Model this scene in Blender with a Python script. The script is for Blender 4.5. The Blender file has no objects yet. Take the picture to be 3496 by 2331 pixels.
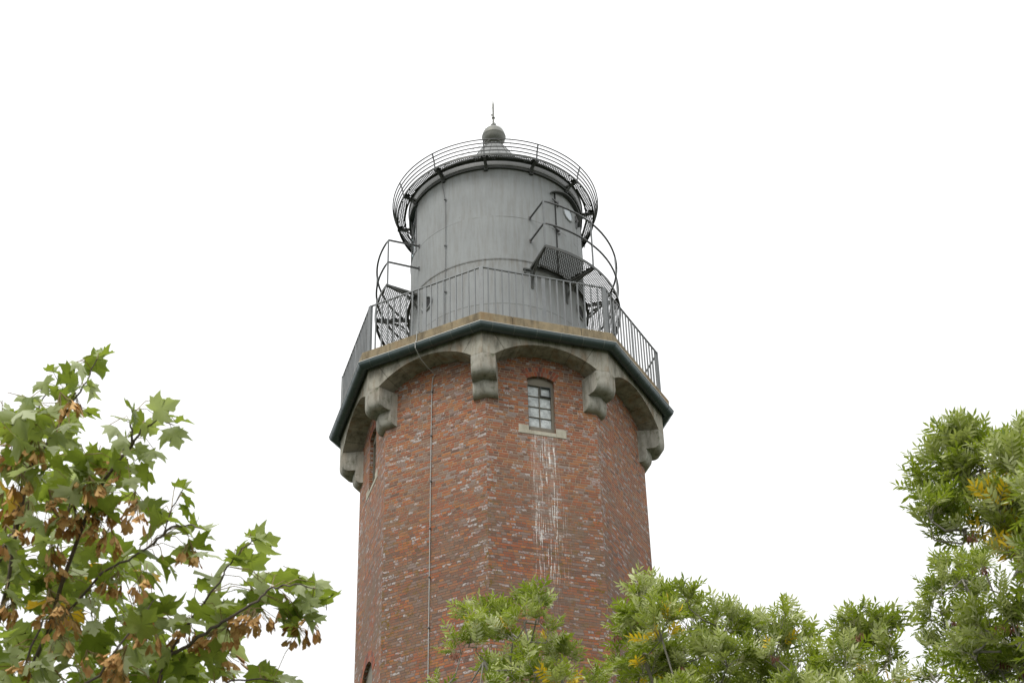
import bpy, math, random
import numpy as np
from mathutils import Matrix, Vector
random.seed(7); rng = np.random.default_rng(7)
R_ = math.radians; S_ = math.sin; C_ = math.cos
sc = bpy.context.scene; col = sc.collection

# ---------------------------------------------------------------- camera, sky, sun, exposure
ZO = 1.6                       # eye height above the ground
DT = 37.818                    # distance of the tower's axis
F_, PITCH, ROLL, YAW = 6278.3, 0.6392, -0.0283, 0.0092
fw = Vector((S_(YAW)*C_(PITCH), C_(YAW)*C_(PITCH), S_(PITCH)))
r0 = Vector((C_(YAW), -S_(YAW), 0)); u0 = r0.cross(fw)
rt = C_(ROLL)*r0 + S_(ROLL)*u0; up = -S_(ROLL)*r0 + C_(ROLL)*u0
cam = bpy.data.cameras.new('camera'); co = bpy.data.objects.new('camera', cam); col.objects.link(co)
co.matrix_world = Matrix(((rt.x, up.x, -fw.x, 0), (rt.y, up.y, -fw.y, 0), (rt.z, up.z, -fw.z, ZO), (0, 0, 0, 1)))
cam.sensor_width = 22.2; cam.lens = F_/3496*22.2; cam.clip_end = 3000; cam.clip_start = .1
cam.dof.use_dof = True; cam.dof.focus_distance = 44; cam.dof.aperture_fstop = 6.3
sc.camera = co

SUN_EL, SUN_AZ = 50, 215       # degrees; azimuth clockwise from +Y (behind the camera, to the left)
w = bpy.data.worlds.new('World'); sc.world = w; w.use_nodes = True
nt = w.node_tree; nt.nodes.clear()
out = nt.nodes.new('ShaderNodeOutputWorld')
sky = nt.nodes.new('ShaderNodeTexSky'); sky.sky_type = 'NISHITA'; sky.sun_disc = False
sky.sun_elevation = R_(SUN_EL); sky.sun_rotation = R_(SUN_AZ)
b1 = nt.nodes.new('ShaderNodeBackground'); b1.inputs[1].default_value = .1
nt.links.new(sky.outputs[0], b1.inputs[0])
b2 = nt.nodes.new('ShaderNodeBackground'); b2.inputs[1].default_value = 1.0     # the overcast
tc = nt.nodes.new('ShaderNodeTexCoord'); nz = nt.nodes.new('ShaderNodeTexNoise'); nz.inputs['Scale'].default_value = 2.2; nz.inputs['Detail'].default_value = 3
nt.links.new(tc.outputs['Generated'], nz.inputs['Vector'])
sep = nt.nodes.new('ShaderNodeSeparateXYZ'); nt.links.new(tc.outputs['Generated'], sep.inputs[0])
rz = nt.nodes.new('ShaderNodeMapRange'); rz.inputs['From Min'].default_value = -.05; rz.inputs['From Max'].default_value = 1
rz.inputs['To Min'].default_value = .98; rz.inputs['To Max'].default_value = 2.1
pw = nt.nodes.new('ShaderNodeMath'); pw.operation = 'POWER'; pw.inputs[1].default_value = 3; cl_ = nt.nodes.new('ShaderNodeMath'); cl_.operation = 'MAXIMUM'; cl_.inputs[1].default_value = 0
nt.links.new(sep.outputs['Z'], cl_.inputs[0]); nt.links.new(cl_.outputs[0], pw.inputs[0]); nt.links.new(pw.outputs[0], rz.inputs['Value'])
mn = nt.nodes.new('ShaderNodeMapRange'); mn.inputs['To Min'].default_value = .97; mn.inputs['To Max'].default_value = 1.03; nt.links.new(nz.outputs[0], mn.inputs['Value'])
mm = nt.nodes.new('ShaderNodeMath'); mm.operation = 'MULTIPLY'; nt.links.new(rz.outputs[0], mm.inputs[0]); nt.links.new(mn.outputs[0], mm.inputs[1])
cc = nt.nodes.new('ShaderNodeCombineXYZ')
for k, f in enumerate((.995, 1.0, 1.0)):
    q = nt.nodes.new('ShaderNodeMath'); q.operation = 'MULTIPLY'; q.inputs[1].default_value = f
    nt.links.new(mm.outputs[0], q.inputs[0]); nt.links.new(q.outputs[0], cc.inputs[k])
nt.links.new(cc.outputs[0], b2.inputs[0])
mx = nt.nodes.new('ShaderNodeMixShader'); mx.inputs[0].default_value = .93
nt.links.new(b1.outputs[0], mx.inputs[1]); nt.links.new(b2.outputs[0], mx.inputs[2]); nt.links.new(mx.outputs[0], out.inputs[0])
sl = bpy.data.lights.new('sun', 'SUN'); sl.energy = 1.5; sl.angle = R_(25); sl.color = (1, .97, .92)
so = bpy.data.objects.new('sun', sl); col.objects.link(so)
sd = Vector((S_(R_(SUN_AZ))*C_(R_(SUN_EL)), C_(R_(SUN_AZ))*C_(R_(SUN_EL)), S_(R_(SUN_EL))))
so.rotation_euler = sd.to_track_quat('Z', 'Y').to_euler()
sc.view_settings.view_transform = 'Standard'; sc.view_settings.look = 'None'; sc.view_settings.gamma = 1
sc.view_settings.exposure = .15; sc.view_settings.use_curve_mapping = False
sc.cycles.max_bounces = 8; sc.cycles.transparent_max_bounces = 12

# ---------------------------------------------------------------- helpers
def tag(o, label=None, cat=None, group=None, kind=None):
    if label: o['label'] = label
    if cat: o['category'] = cat
    if group: o['group'] = group
    if kind: o['kind'] = kind
    return o

def empty(name, loc=(0, 0, 0)):
    o = bpy.data.objects.new(name, None); col.objects.link(o); o.location = loc
    o.empty_display_size = .3; return o

class MB:
    def __init__(s): s.v = []; s.f = []; s.uv = []; s.mi = []
    def add(s, vs, fs, uvs=None, m=0):
        b = len(s.v); s.v += [tuple(p) for p in vs]
        for i, f in enumerate(fs):
            s.f.append([b+k for k in f]); s.mi.append(m)
            s.uv.append(uvs[i] if uvs else [(0, 0)]*len(f))
    def quad(s, ps, uv=None, m=0): s.add(ps, [list(range(len(ps)))], [uv] if uv else None, m)
    def box(s, x0, x1, y0, y1, z0, z1, m=0):
        s.add([(x, y, z) for z in (z0, z1) for y in (y0, y1) for x in (x0, x1)],
              [(0, 2, 3, 1), (4, 5, 7, 6), (0, 1, 5, 4), (2, 6, 7, 3), (0, 4, 6, 2), (1, 3, 7, 5)], None, m)
    def tube(s, pts, r, n=8, closed=False, m=0, r2=None):
        P = [Vector(p) for p in pts]; L = len(P); vs = []; ref = None
        for i, p in enumerate(P):
            if closed: t = (P[(i+1) % L]-P[i-1])
            else: t = P[min(i+1, L-1)]-P[max(i-1, 0)]
            t.normalize()
            if ref is None:
                ref = Vector((0, 0, 1)) if abs(t.z) < .9 else Vector((1, 0, 0))
            a = (ref - t*ref.dot(t)).normalized(); b = t.cross(a); ref = a
            rr = r if r2 is None else r+(r2-r)*i/(L-1)
            vs += [p+a*(rr*C_(2*math.pi*k/n))+b*(rr*S_(2*math.pi*k/n)) for k in range(n)]
        fs = []
        for i in range(L if closed else L-1):
            j = (i+1) % L
            fs += [(i*n+k, i*n+(k+1) % n, j*n+(k+1) % n, j*n+k) for k in range(n)]
        if not closed: fs += [list(range(n))[::-1], [(L-1)*n+k for k in range(n)]]
        s.add(vs, fs, None, m)
    def bar(s, pts, wd, ht, m=0):   # rectangular sweep; wd lateral (horizontal), ht vertical-ish
        P = [Vector(p) for p in pts]; L = len(P); vs = []
        for i, p in enumerate(P):
            t = (P[min(i+1, L-1)]-P[max(i-1, 0)]).normalized()
            ref = Vector((0, 0, 1)) if abs(t.z) < .97 else Vector((0, 1, 0))
            a = t.cross(ref).normalized(); b = a.cross(t)
            vs += [p+a*wd/2+b*ht/2, p-a*wd/2+b*ht/2, p-a*wd/2-b*ht/2, p+a*wd/2-b*ht/2]
        fs = []
        for i in range(L-1):
            fs += [(i*4+k, i*4+(k+1) % 4, i*4+4+(k+1) % 4, i*4+4+k) for k in range(4)]
        fs += [(3, 2, 1, 0), [(L-1)*4+k for k in range(4)]]
        s.add(vs, fs, None, m)
    def lathe(s, prof, n=96, a0=0, a1=360, m=0, uvscale=1):   # prof: (r,z); angle 0 = towards -Y
        full = abs(a1-a0-360) < 1e-6; N = n if full else n+1; vs = []
        for i in range(N):
            a = R_(a0+(a1-a0)*i/n)
            vs += [(r*S_(a), -r*C_(a), z) for r, z in prof]
        k = len(prof); fs = []; uvs = []
        for i in range(n):
            j = (i+1) % N; ua = R_(a0+(a1-a0)*i/n)*2.27; ub = R_(a0+(a1-a0)*(i+1)/n)*2.27
            for q in range(k-1):
                fs.append((i*k+q, j*k+q, j*k+q+1, i*k+q+1))
                uvs.append([(ua, prof[q][1]), (ub, prof[q][1]), (ub, prof[q+1][1]), (ua, prof[q+1][1])])
        s.add(vs, fs, uvs, m)
    def prism(s, poly, y0, y1, m=0, back=None):   # polygon (x,z) extruded in y; back = alternative polygon
        back = back or poly; n = len(poly)
        vs = [(x, y0, z) for x, z in poly]+[(x, y1, z) for x, z in back]
        fs = [list(range(n)), list(range(n, 2*n))[::-1]]+[(k, k+n, (k+1) % n+n, (k+1) % n) for k in range(n)]
        s.add(vs, fs, None, m)
    def build(s, name, mats, parent=None, smooth=False, ang=0, bevel=0, zo=ZO, recalc=True):
        me = bpy.data.meshes.new(name)
        V = [(x, y, z+zo) for x, y, z in s.v]
        me.from_pydata(V, [], s.f)
        if not isinstance(mats, (list, tuple)): mats = [mats]
        for m_ in mats: me.materials.append(m_)
        me.polygons.foreach_set('material_index', s.mi)
        ul = me.uv_layers.new(name='UVMap'); flat = [c for f in s.uv for p in f for c in p]
        if len(flat) == 2*len(me.loops): ul.data.foreach_set('uv', flat)
        if recalc:
            import bmesh
            bm = bmesh.new(); bm.from_mesh(me); bmesh.ops.recalc_face_normals(bm, faces=bm.faces); bm.to_mesh(me); bm.free()
        if smooth:
            me.polygons.foreach_set('use_smooth', [True]*len(me.polygons))
            me.set_sharp_from_angle(angle=R_(35))
        o = bpy.data.objects.new(name, me); col.objects.link(o)
        if parent is not None: o.parent = parent
        o.rotation_euler.z = R_(ang)
        if bevel:
            b = o.modifiers.new('bevel', 'BEVEL'); b.width = bevel; b.segments = 2; b.limit_method = 'ANGLE'; b.angle_limit = R_(40)
        return o

def rep(o, ang, parent):
    c = o.copy(); col.objects.link(c); c.parent = parent; c.rotation_euler.z = R_(ang)
    for ch in o.children:
        d = ch.copy(); col.objects.link(d); d.parent = c
    return c

# ---------------------------------------------------------------- materials
class NT:
    def __init__(s, name):
        s.m = bpy.data.materials.new(name); s.m.use_nodes = True; s.t = s.m.node_tree; s.t.nodes.clear()
        s.out = s.n('OutputMaterial'); s.p = s.n('BsdfPrincipled'); s.l(s.p.outputs[0], s.out.inputs[0])
    def n(s, k, **kw):
        x = s.t.nodes.new('ShaderNode'+k)
        for a, b in kw.items(): setattr(x, a, b)
        return x
    def l(s, a, b): s.t.links.new(a, b)
    def coord(s, which='Object', scale=(1, 1, 1)):
        c = s.n('TexCoord'); m = s.n('Mapping'); m.inputs['Scale'].default_value = scale
        s.l(c.outputs[which], m.inputs[0]); return m.outputs[0]
    def noise(s, vec, scale, detail=4, rough=.55, dist=0):
        x = s.n('TexNoise'); x.inputs['Scale'].default_value = scale; x.inputs['Detail'].default_value = detail
        x.inputs['Roughness'].default_value = rough; x.inputs['Distortion'].default_value = dist
        s.l(vec, x.inputs['Vector']); return x.outputs['Fac']
    def rng(s, v, a, b, c=0, d=1, smooth=False):
        x = s.n('MapRange'); x.clamp = True
        if smooth: x.interpolation_type = 'SMOOTHSTEP'
        for k, q in zip(('From Min', 'From Max', 'To Min', 'To Max'), (a, b, c, d)): x.inputs[k].default_value = q
        s.l(v, x.inputs['Value']); return x.outputs[0]
    def ramp(s, v, stops, interp='LINEAR'):
        x = s.n('ValToRGB'); e = x.color_ramp.elements; x.color_ramp.interpolation = interp
        while len(e) < len(stops): e.new(.5)
        for q, (p, c) in zip(e, stops): q.position = p; q.color = (*c, 1)
        s.l(v, x.inputs[0]); return x.outputs[0]
    def mix(s, f, a, b, mode='MIX'):
        x = s.n('Mix', data_type='RGBA', blend_type=mode)
        for sock, v in ((x.inputs[0], f), (x.inputs[6], a), (x.inputs[7], b)):
            if isinstance(v, (int, float)): sock.default_value = v
            elif isinstance(v, tuple): sock.default_value = (*v, 1)
            else: s.l(v, sock)
        return x.outputs[2]
    def math(s, op, a, b=0):
        x = s.n('Math', operation=op)
        for sock, v in zip(x.inputs, (a, b)):
            if isinstance(v, (int, float)): sock.default_value = v
            else: s.l(v, sock)
        return x.outputs[0]
    def bump(s, h, strength=.5, dist=.01):
        b = s.n('Bump'); b.inputs['Strength'].default_value = strength; b.inputs['Distance'].default_value = dist
        s.l(h, b.inputs['Height']); s.l(b.outputs[0], s.p.inputs['Normal'])
    def set(s, base=None, rough=None, metal=None, spec=None):
        for k, v in (('Base Color', base), ('Roughness', rough), ('Metallic', metal), ('Specular IOR Level', spec)):
            if v is None: continue
            if isinstance(v, (int, float)): s.p.inputs[k].default_value = v
            elif isinstance(v, tuple): s.p.inputs[k].default_value = (*v, 1)
            else: s.l(v, s.p.inputs[k])
        return s.m

def mat_brick():
    t = NT('weathered_brick')
    c = t.n('TexCoord'); uv = c.outputs['UV']
    wob = t.n('TexNoise'); wob.inputs['Scale'].default_value = 9; wob.inputs['Detail'].default_value = 2; t.l(uv, wob.inputs['Vector'])
    sub = t.n('VectorMath', operation='SUBTRACT'); t.l(wob.outputs['Color'], sub.inputs[0]); sub.inputs[1].default_value = (.5, .5, .5)
    scl = t.n('VectorMath', operation='SCALE'); t.l(sub.outputs[0], scl.inputs[0]); scl.inputs['Scale'].default_value = .018
    add = t.n('VectorMath', operation='ADD'); t.l(uv, add.inputs[0]); t.l(scl.outputs[0], add.inputs[1]); vec = add.outputs[0]
    m = t.math; sxb = t.n('SeparateXYZ'); t.l(vec, sxb.inputs[0]); BW, BH = .237, .0667
    def wn(a, b_, c_):
        cb_ = t.n('CombineXYZ'); q = t.n('TexWhiteNoise', noise_dimensions='3D')
        for k, v in enumerate((a, b_, c_)):
            if isinstance(v, (int, float)): cb_.inputs[k].default_value = v
            else: t.l(v, cb_.inputs[k])
        t.l(cb_.outputs[0], q.inputs['Vector']); return q.outputs['Value']
    ry = m('DIVIDE', sxb.outputs[1], BH); row = m('FLOOR', ry); fy = m('SUBTRACT', ry, row)
    rx = m('ADD', m('DIVIDE', sxb.outputs[0], BW), m('MULTIPLY', wn(row, 3.3, 1.7), 3)); colm = m('FLOOR', rx); fx = m('SUBTRACT', rx, colm)
    split = m('GREATER_THAN', wn(colm, row, 5.1), .45); half = m('GREATER_THAN', fx, .5)
    cid = m('ADD', colm, m('MULTIPLY', m('MULTIPLY', split, half), .5)); rv = wn(cid, row, 9.4)
    fx2 = m('MULTIPLY', m('FRACT', m('MULTIPLY', fx, m('ADD', split, 1))), m('SUBTRACT', 1, m('MULTIPLY', split, .5)))
    wl_ = m('SUBTRACT', 1, m('MULTIPLY', split, .5))
    du = m('MULTIPLY', m('MINIMUM', fx2, m('SUBTRACT', wl_, fx2)), BW); dv = m('MULTIPLY', m('MINIMUM', fy, m('SUBTRACT', 1, fy)), BH)
    MF = t.rng(m('MINIMUM', du, dv), .0035, .0075, 1, 0, True)
    big = t.noise(uv, .9, 5, .6); fine = t.noise(uv, 55, 4, .7); mid = t.noise(uv, 7, 4, .65)
    # weathered fraction: more grey-lilac faces lower down and in patches
    sx = t.n('SeparateXYZ'); t.l(uv, sx.inputs[0])
    low = t.rng(sx.outputs[1], 24.6, 21.5, 0, 1, True)
    r2 = t.math('ADD', rv, t.math('MULTIPLY', t.math('SUBTRACT', big, .5), .22))
    colr = t.ramp(r2, [(0, (.13, .075, .055)), (.12, (.20, .088, .052)), (.28, (.275, .088, .040)), (.48, (.345, .104, .040)), (.62, (.39, .150, .048)), (.72, (.27, .128, .062)), (.84, (.24, .140, .10)), (.95, (.24, .17, .145)), (1, (.30, .24, .22))])
    grey = t.mix(t.math('MULTIPLY', t.rng(big, .42, .64, 0, .7), t.math('ADD', low, .3)), colr, (.19, .128, .085))
    # glazed and limed headers: pale blotches that cover part of a brick, commoner by the corners
    uw = t.math('ABSOLUTE', t.math('SUBTRACT', sx.outputs[0], t.math('MULTIPLY', t.math('ROUND', t.math('DIVIDE', sx.outputs[0], 20)), 20)))
    edge = t.math('MULTIPLY', t.rng(uw, .98, 1.30), t.rng(t.noise(uv, .7, 2, .5), .40, .60))
    gl_ = t.math('GREATER_THAN', wn(cid, row, 21.7), t.math('SUBTRACT', .90, t.math('MULTIPLY', edge, .35)))
    blot = t.rng(t.noise(uv, 19, 3, .6), .44, .54)
    grey = t.mix(t.math('MULTIPLY', t.math('MULTIPLY', gl_, blot), .85), grey, t.mix(rv, (.34, .29, .29), (.52, .49, .48)))
    light = t.mix(t.rng(fine, .35, .75, .0, .3), grey, t.mix(.5, grey, (.35, .25, .22)))
    dark = t.mix(t.rng(fine, .5, .25, 0, .45), light, (.05, .03, .028))
    mort = t.mix(low, (.46, .37, .27), (.19, .15, .12))
    mort = t.mix(t.rng(mid, .4, .65, 0, .5), mort, (.09, .065, .055))
    base = t.mix(MF, dark, mort)
    # ochre lichen, mostly low down and on ledges of the courses
    lich = t.math('MULTIPLY', t.rng(t.noise(uv, 8, 5, .7), .53, .59), t.math('ADD', t.rng(t.noise(uv, .8, 3, .5), .42, .62), t.math('MULTIPLY', t.rng(uw, 1.0, 1.25), .6)))
    lich = t.math('MULTIPLY', lich, t.rng(sx.outputs[1], 24.4, 21.5, .03, 1))
    base = t.mix(t.math('MULTIPLY', lich, .75), base, t.mix(t.rng(fine, .4, .6), (.20, .115, .012), (.13, .085, .02)))
    # chalky drips under the front window: u between -0.3 and 0.5 on that face only
    mp = t.n('Mapping'); mp.inputs['Scale'].default_value = (46, 1.3, 1); t.l(uv, mp.inputs[0])
    st = t.rng(t.noise(mp.outputs[0], 1, 3, .6, .25), .575, .605)
    mp2 = t.n('Mapping'); mp2.inputs['Scale'].default_value = (14, 15, 1); t.l(uv, mp2.inputs[0])
    br = t.rng(t.noise(mp2.outputs[0], 1, 4, .7), .40, .50)
    patch = t.rng(t.noise(uv, 1.9, 2, .5), .28, .45)
    vlen = t.rng(sx.outputs[1], 18.6+ZO, 23.1+ZO, 0, 1)
    lf = t.rng(sx.outputs[0], -.40, -.22); rg = t.rng(t.math('SUBTRACT', sx.outputs[0], t.math('MULTIPLY', t.math('SUBTRACT', 1, vlen), .35)), .40, .22)
    env = t.math('MULTIPLY', t.math('MULTIPLY', lf, rg), t.math('MULTIPLY', t.rng(vlen, 0, .45, 0, 1), t.rng(sx.outputs[1], 23.2+ZO, 23.15+ZO)))
    # the streaks come in two thick bands
    bandn = t.math('ADD', t.rng(t.math('ABSOLUTE', t.math('SUBTRACT', sx.outputs[0], .16)), .2, .02), t.rng(t.math('ABSOLUTE', t.math('ADD', sx.outputs[0], .16)), .15, .02))
    env = t.math('MULTIPLY', env, t.math('MINIMUM', t.math('ADD', bandn, .25), 1))
    drip = t.math('MULTIPLY', t.math('MULTIPLY', st, br), t.math('MULTIPLY', env, patch))
    wash = t.math('MULTIPLY', t.math('MULTIPLY', env, t.rng(mid, .35, .6)), t.rng(vlen, .25, .9, .05, .30))
    base = t.mix(wash, base, (.55, .50, .46))
    base = t.mix(t.math('MINIMUM', t.math('MULTIPLY', drip, 1.5), 1), base, (.85, .83, .79))
    h = t.math('ADD', t.math('MULTIPLY', t.math('SUBTRACT', 1, MF), 1), t.math('ADD', t.math('MULTIPLY', mid, .5), t.math('ADD', t.math('MULTIPLY', fine, .25), t.math('MULTIPLY', rv, .5))))
    t.bump(h, .9, .012)
    return t.set(base, .8, 0, .3)

def mat_arch_brick():
    t = NT('soldier_arch_brick')
    g = t.n('NewGeometry'); o = t.coord()
    f = t.noise(o, 60, 4, .7)
    colr = t.ramp(g.outputs['Random Per Island'], [(0, (.11, .065, .06)), (.3, (.19, .075, .05)), (.6, (.32, .09, .045)), (.85, (.33, .12, .05)), (1, (.24, .16, .14))])
    b = t.mix(t.rng(f, .5, .3, 0, .4), colr, (.06, .04, .035)); t.bump(f, .6, .006)
    return t.set(b, .8, 0, .35)

def mat_stone(name, a, b, stain, rust=.0, mossy=.0, speck=.25):
    t = NT(name); o = t.coord()
    fine = t.noise(o, 90, 3, .8); mid = t.noise(o, 6, 5, .6); big = t.noise(o, 1.3, 4, .55)
    base = t.mix(t.rng(mid, .3, .7), a, b)
    base = t.mix(t.rng(fine, .35, .65, speck, 0), base, (.08, .075, .065))
    base = t.mix(t.rng(fine, .6, .75, 0, speck*.8), base, (.6, .57, .5))
    ov = t.coord(scale=(1, 1, .25)); dr = t.noise(ov, 5, 5, .65)
    base = t.mix(t.rng(dr, .46, .66, 0, .75), base, stain)
    if rust: base = t.mix(t.math('MULTIPLY', t.rng(t.noise(ov, 2.6, 4, .6), .52, .68), rust), base, (.23, .115, .035))
    if mossy: base = t.mix(t.math('MULTIPLY', t.rng(t.noise(o, 3.5, 5, .7), .55, .7), mossy), base, (.085, .095, .045))
    t.bump(t.math('ADD', t.math('MULTIPLY', fine, .5), mid), .5, .008)
    return t.set(base, .88, 0, .3)

def mat_plain(name, c1, c2, rough, metal=0, scale=4, streak=.3, bump=.15, stain=None, spec=.5):
    t = NT(name); o = t.coord(); n1 = t.noise(o, scale, 5, .6); n2 = t.noise(t.coord(scale=(1, 1, streak)), scale*4, 4, .6)
    b = t.mix(t.rng(n1, .3, .7), c1, c2)
    if stain: b = t.mix(t.rng(n2, .55, .78, 0, .6), b, stain)
    t.bump(n2, bump, .004)
    return t.set(b, t.rng(n1, .2, .8, rough-.08, rough+.08), metal, spec)

def mat_drum():
    t = NT('grey_painted_sheet'); c = t.n('TexCoord'); uv = c.outputs['UV']; o = t.coord()
    big = t.noise(o, .9, 5, .6); st = t.n('Mapping'); st.inputs['Scale'].default_value = (9, .9, 1); t.l(uv, st.inputs[0])
    streak = t.noise(st.outputs[0], 1, 6, .65); fine = t.noise(o, 40, 4, .6); mid = t.noise(o, 4.5, 5, .7)
    b = t.mix(t.rng(big, .3, .7), (.26, .272, .272), (.305, .318, .316))
    b = t.mix(t.rng(streak, .46, .74, 0, .55), b, (.19, .178, .158))
    b = t.mix(t.rng(streak, .45, .25, 0, .3), b, (.36, .375, .37))
    sx = t.n('SeparateXYZ'); t.l(uv, sx.inputs[0]); v = sx.outputs[1]
    # run-off stains that hang below the sheet seams
    for z0, ln, am in ((29.01, .9, .6), (27.60, .7, .25), (32.02, .9, .2)):
        m = t.math('MULTIPLY', t.math('POWER', t.rng(v, z0-ln, z0, 0, 1), 2.2), t.rng(v, z0+.002, z0, 0, 1))
        b = t.mix(t.math('MULTIPLY', t.math('MULTIPLY', m, t.rng(streak, .38, .62)), am), b, (.15, .13, .105))
    b = t.mix(t.rng(mid, .66, .75, 0, .4), b, (.14, .14, .13))
    for z0, hw_, am, lo_ in ((30.392, .012, .75, .50), (29.016, .016, .8, .2), (27.60, .012, .7, .35)):   # lapped seams, dirt in the joint
        ln = t.rng(t.math('ABSOLUTE', t.math('SUBTRACT', v, z0)), hw_, hw_*.4)
        b = t.mix(t.math('MULTIPLY', t.math('MULTIPLY', ln, t.rng(t.noise(o, 1.7, 3, .6), lo_-.06, lo_+.06)), am), b, (.06, .058, .052))
    t.bump(t.math('ADD', t.math('MULTIPLY', big, 1.5), t.math('MULTIPLY', fine, .05)), .35, .03)
    return t.set(b, .7, .0, .22)

def mat_leaf(name, top, under, yellow, tr=.35, rough=.45):
    t = NT(name); c = t.n('TexCoord'); sx = t.n('SeparateXYZ'); t.l(c.outputs['UV'], sx.inputs[0])
    g = t.n('NewGeometry'); o = t.coord(); n = t.noise(o, 14, 3, .6)
    tp = t.ramp(sx.outputs[0], [(0, top[0]), (.5, top[1]), (1, top[2])]); un = t.ramp(sx.outputs[0], [(0, under[0]), (.6, under[1]), (1, under[2])])
    b = t.mix(g.outputs['Backfacing'], tp, un)
    ye = t.rng(t.math('ADD', sx.outputs[1], t.math('MULTIPLY', t.math('SUBTRACT', n, .5), .6)), .45, .75)
    b = t.mix(ye, b, yellow); b = t.mix(t.rng(n, .35, .65, .25, 0), b, t.mix(.5, b, (.02, .03, .01)))
    t.set(b, rough, 0, .3)
    tl = t.n('BsdfTranslucent'); t.l(t.mix(.55, b, t.mix(ye, (.36, .46, .03), (.75, .5, .03))), tl.inputs[0])
    ms = t.n('MixShader'); ms.inputs[0].default_value = tr; t.l(t.p.outputs[0], ms.inputs[1]); t.l(tl.outputs[0], ms.inputs[2]); t.l(ms.outputs[0], t.out.inputs[0])
    return t.m

def mat_glass(name, tint=(.75, .8, .8), mixf=.35, rough=.03):
    t = NT(name); g = t.n('BsdfGlossy'); g.inputs['Roughness'].default_value = rough; g.inputs[0].default_value = (.9, .92, .92, 1)
    tr = t.n('BsdfTransparent'); tr.inputs[0].default_value = (*tint, 1)
    ms = t.n('MixShader'); ms.inputs[0].default_value = mixf; t.l(tr.outputs[0], ms.inputs[1]); t.l(g.outputs[0], ms.inputs[2]); t.l(ms.outputs[0], t.out.inputs[0]); return t.m

def mat_glass_block():
    t = NT('pressed_glass_block'); o = t.coord(); wv = t.noise(o, 26, 4, .6, 1.5); b = t.noise(o, 9, 3, .6)
    t.bump(wv, 1, .012)
    return t.set(t.mix(t.rng(b, .35, .65), (.34, .37, .37), (.60, .64, .63)), .18, .0, .9)

M = dict(
    brick=mat_brick(), archbrick=mat_arch_brick(),
    stone=mat_stone('grey_granite', (.46, .435, .36), (.36, .34, .28), (.12, .11, .085), rust=.6, mossy=.35),
    corbel=mat_stone('corbel_granite', (.46, .445, .385), (.36, .345, .295), (.12, .115, .09), rust=.2, mossy=.8),
    coping=mat_stone('sandy_coping_granite', (.38, .30, .18), (.27, .215, .13), (.10, .08, .05), rust=.4, speck=.35),
    sill=mat_stone('pale_sill_stone', (.56, .53, .43), (.48, .45, .36), (.30, .27, .20), speck=.3),
    mortar=mat_plain('dark_joint_mortar', (.12, .11, .09), (.08, .075, .06), .9),
    archmortar=mat_plain('pale_brick_mortar', (.36, .29, .22), (.24, .19, .14), .9),
    drum=mat_drum(),
    fascia=mat_plain('dark_fascia_paint', (.15, .155, .15), (.19, .195, .19), .5, 0, stain=(.08, .08, .07)),
    steel=mat_plain('weathered_dark_steel', (.055, .06, .058), (.085, .088, .08), .5, .2, stain=(.10, .065, .035)),
    rail=mat_plain('galvanised_rail', (.155, .165, .168), (.205, .212, .212), .5, .3, stain=(.13, .12, .11)),
    hrail=mat_plain('grey_handrail', (.085, .09, .09), (.12, .12, .12), .45, .3, stain=(.12, .07, .05)),
    gutter=mat_plain('green_grey_zinc', (.062, .085, .086), (.085, .112, .112), .38, .45, scale=2, streak=1, stain=(.11, .13, .12), bump=.1),
    zinc=mat_plain('bright_zinc_edge', (.45, .45, .42), (.35, .35, .33), .4, .5),
    roof=mat_plain('green_brown_copper', (.15, .15, .125), (.20, .205, .19), .5, .3, scale=5, stain=(.085, .08, .055)),
    frame=mat_plain('brown_window_frame', (.15, .13, .095), (.19, .17, .125), .6),
    glaze=mat_glass('lantern_glass', (.80, .90, .92), .25), port=mat_glass('porthole_glass', (.1, .1, .1), .62, .15),
    block=mat_glass_block(), cable=mat_plain('pale_cable', (.42, .42, .40), (.33, .33, .31), .5, .3),
    pane=mat_plain('sky_reflection_pane', (.40, .45, .48), (.46, .50, .53), .25, 0, scale=2, bump=.02),  # porthole pane: the sky's reflection is put into the pale base colour
    black=mat_plain('dark_interior', (.02, .02, .02), (.03, .03, .03), .9),
    bark=mat_plain('maple_bark', (.10, .075, .06), (.15, .12, .10), .85, scale=12), ashbark=mat_plain('ash_bark', (.17, .16, .13), (.25, .23, .19), .85, scale=12),
    rachis=mat_plain('pale_leaf_stalk', (.42, .42, .22), (.50, .48, .28), .6), petiole=mat_plain('maple_leaf_stalk', (.30, .17, .07), (.24, .22, .08), .6),
    grass=mat_plain('grass_ground', (.025, .036, .015), (.04, .05, .02), .9, scale=.6),
    key=mat_plain('brown_seed_wings', (.74, .47, .18), (.52, .26, .08), .7, scale=20), akey=mat_plain('rusty_ash_keys', (.20, .07, .03), (.13, .05, .03), .7, scale=20),
)
M['maple'] = mat_leaf('maple_leaf', [(.10, .15, .028), (.18, .24, .045), (.29, .36, .085)], [(.23, .28, .10), (.43, .49, .21), (.70, .75, .48)], (.66, .42, .03), .48)
M['ash'] = mat_leaf('ash_leaf', [(.12, .18, .018), (.22, .29, .025), (.33, .39, .05)], [(.29, .34, .09), (.54, .58, .21), (.80, .83, .50)], (.85, .63, .03), .40, .40)

# ---------------------------------------------------------------- ground
g = MB(); N = 24
for i in range(N):
    for j in range(N):
        x0, x1 = -700+1400*i/N, -700+1400*(i+1)/N; y0, y1 = -600+1400*j/N, -600+1400*(j+1)/N
        g.quad([(x0, y0, 0), (x1, y0, 0), (x1, y1, 0), (x0, y1, 0)])
tag(g.build('ground', M['grass'], zo=0), kind='structure')

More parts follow.
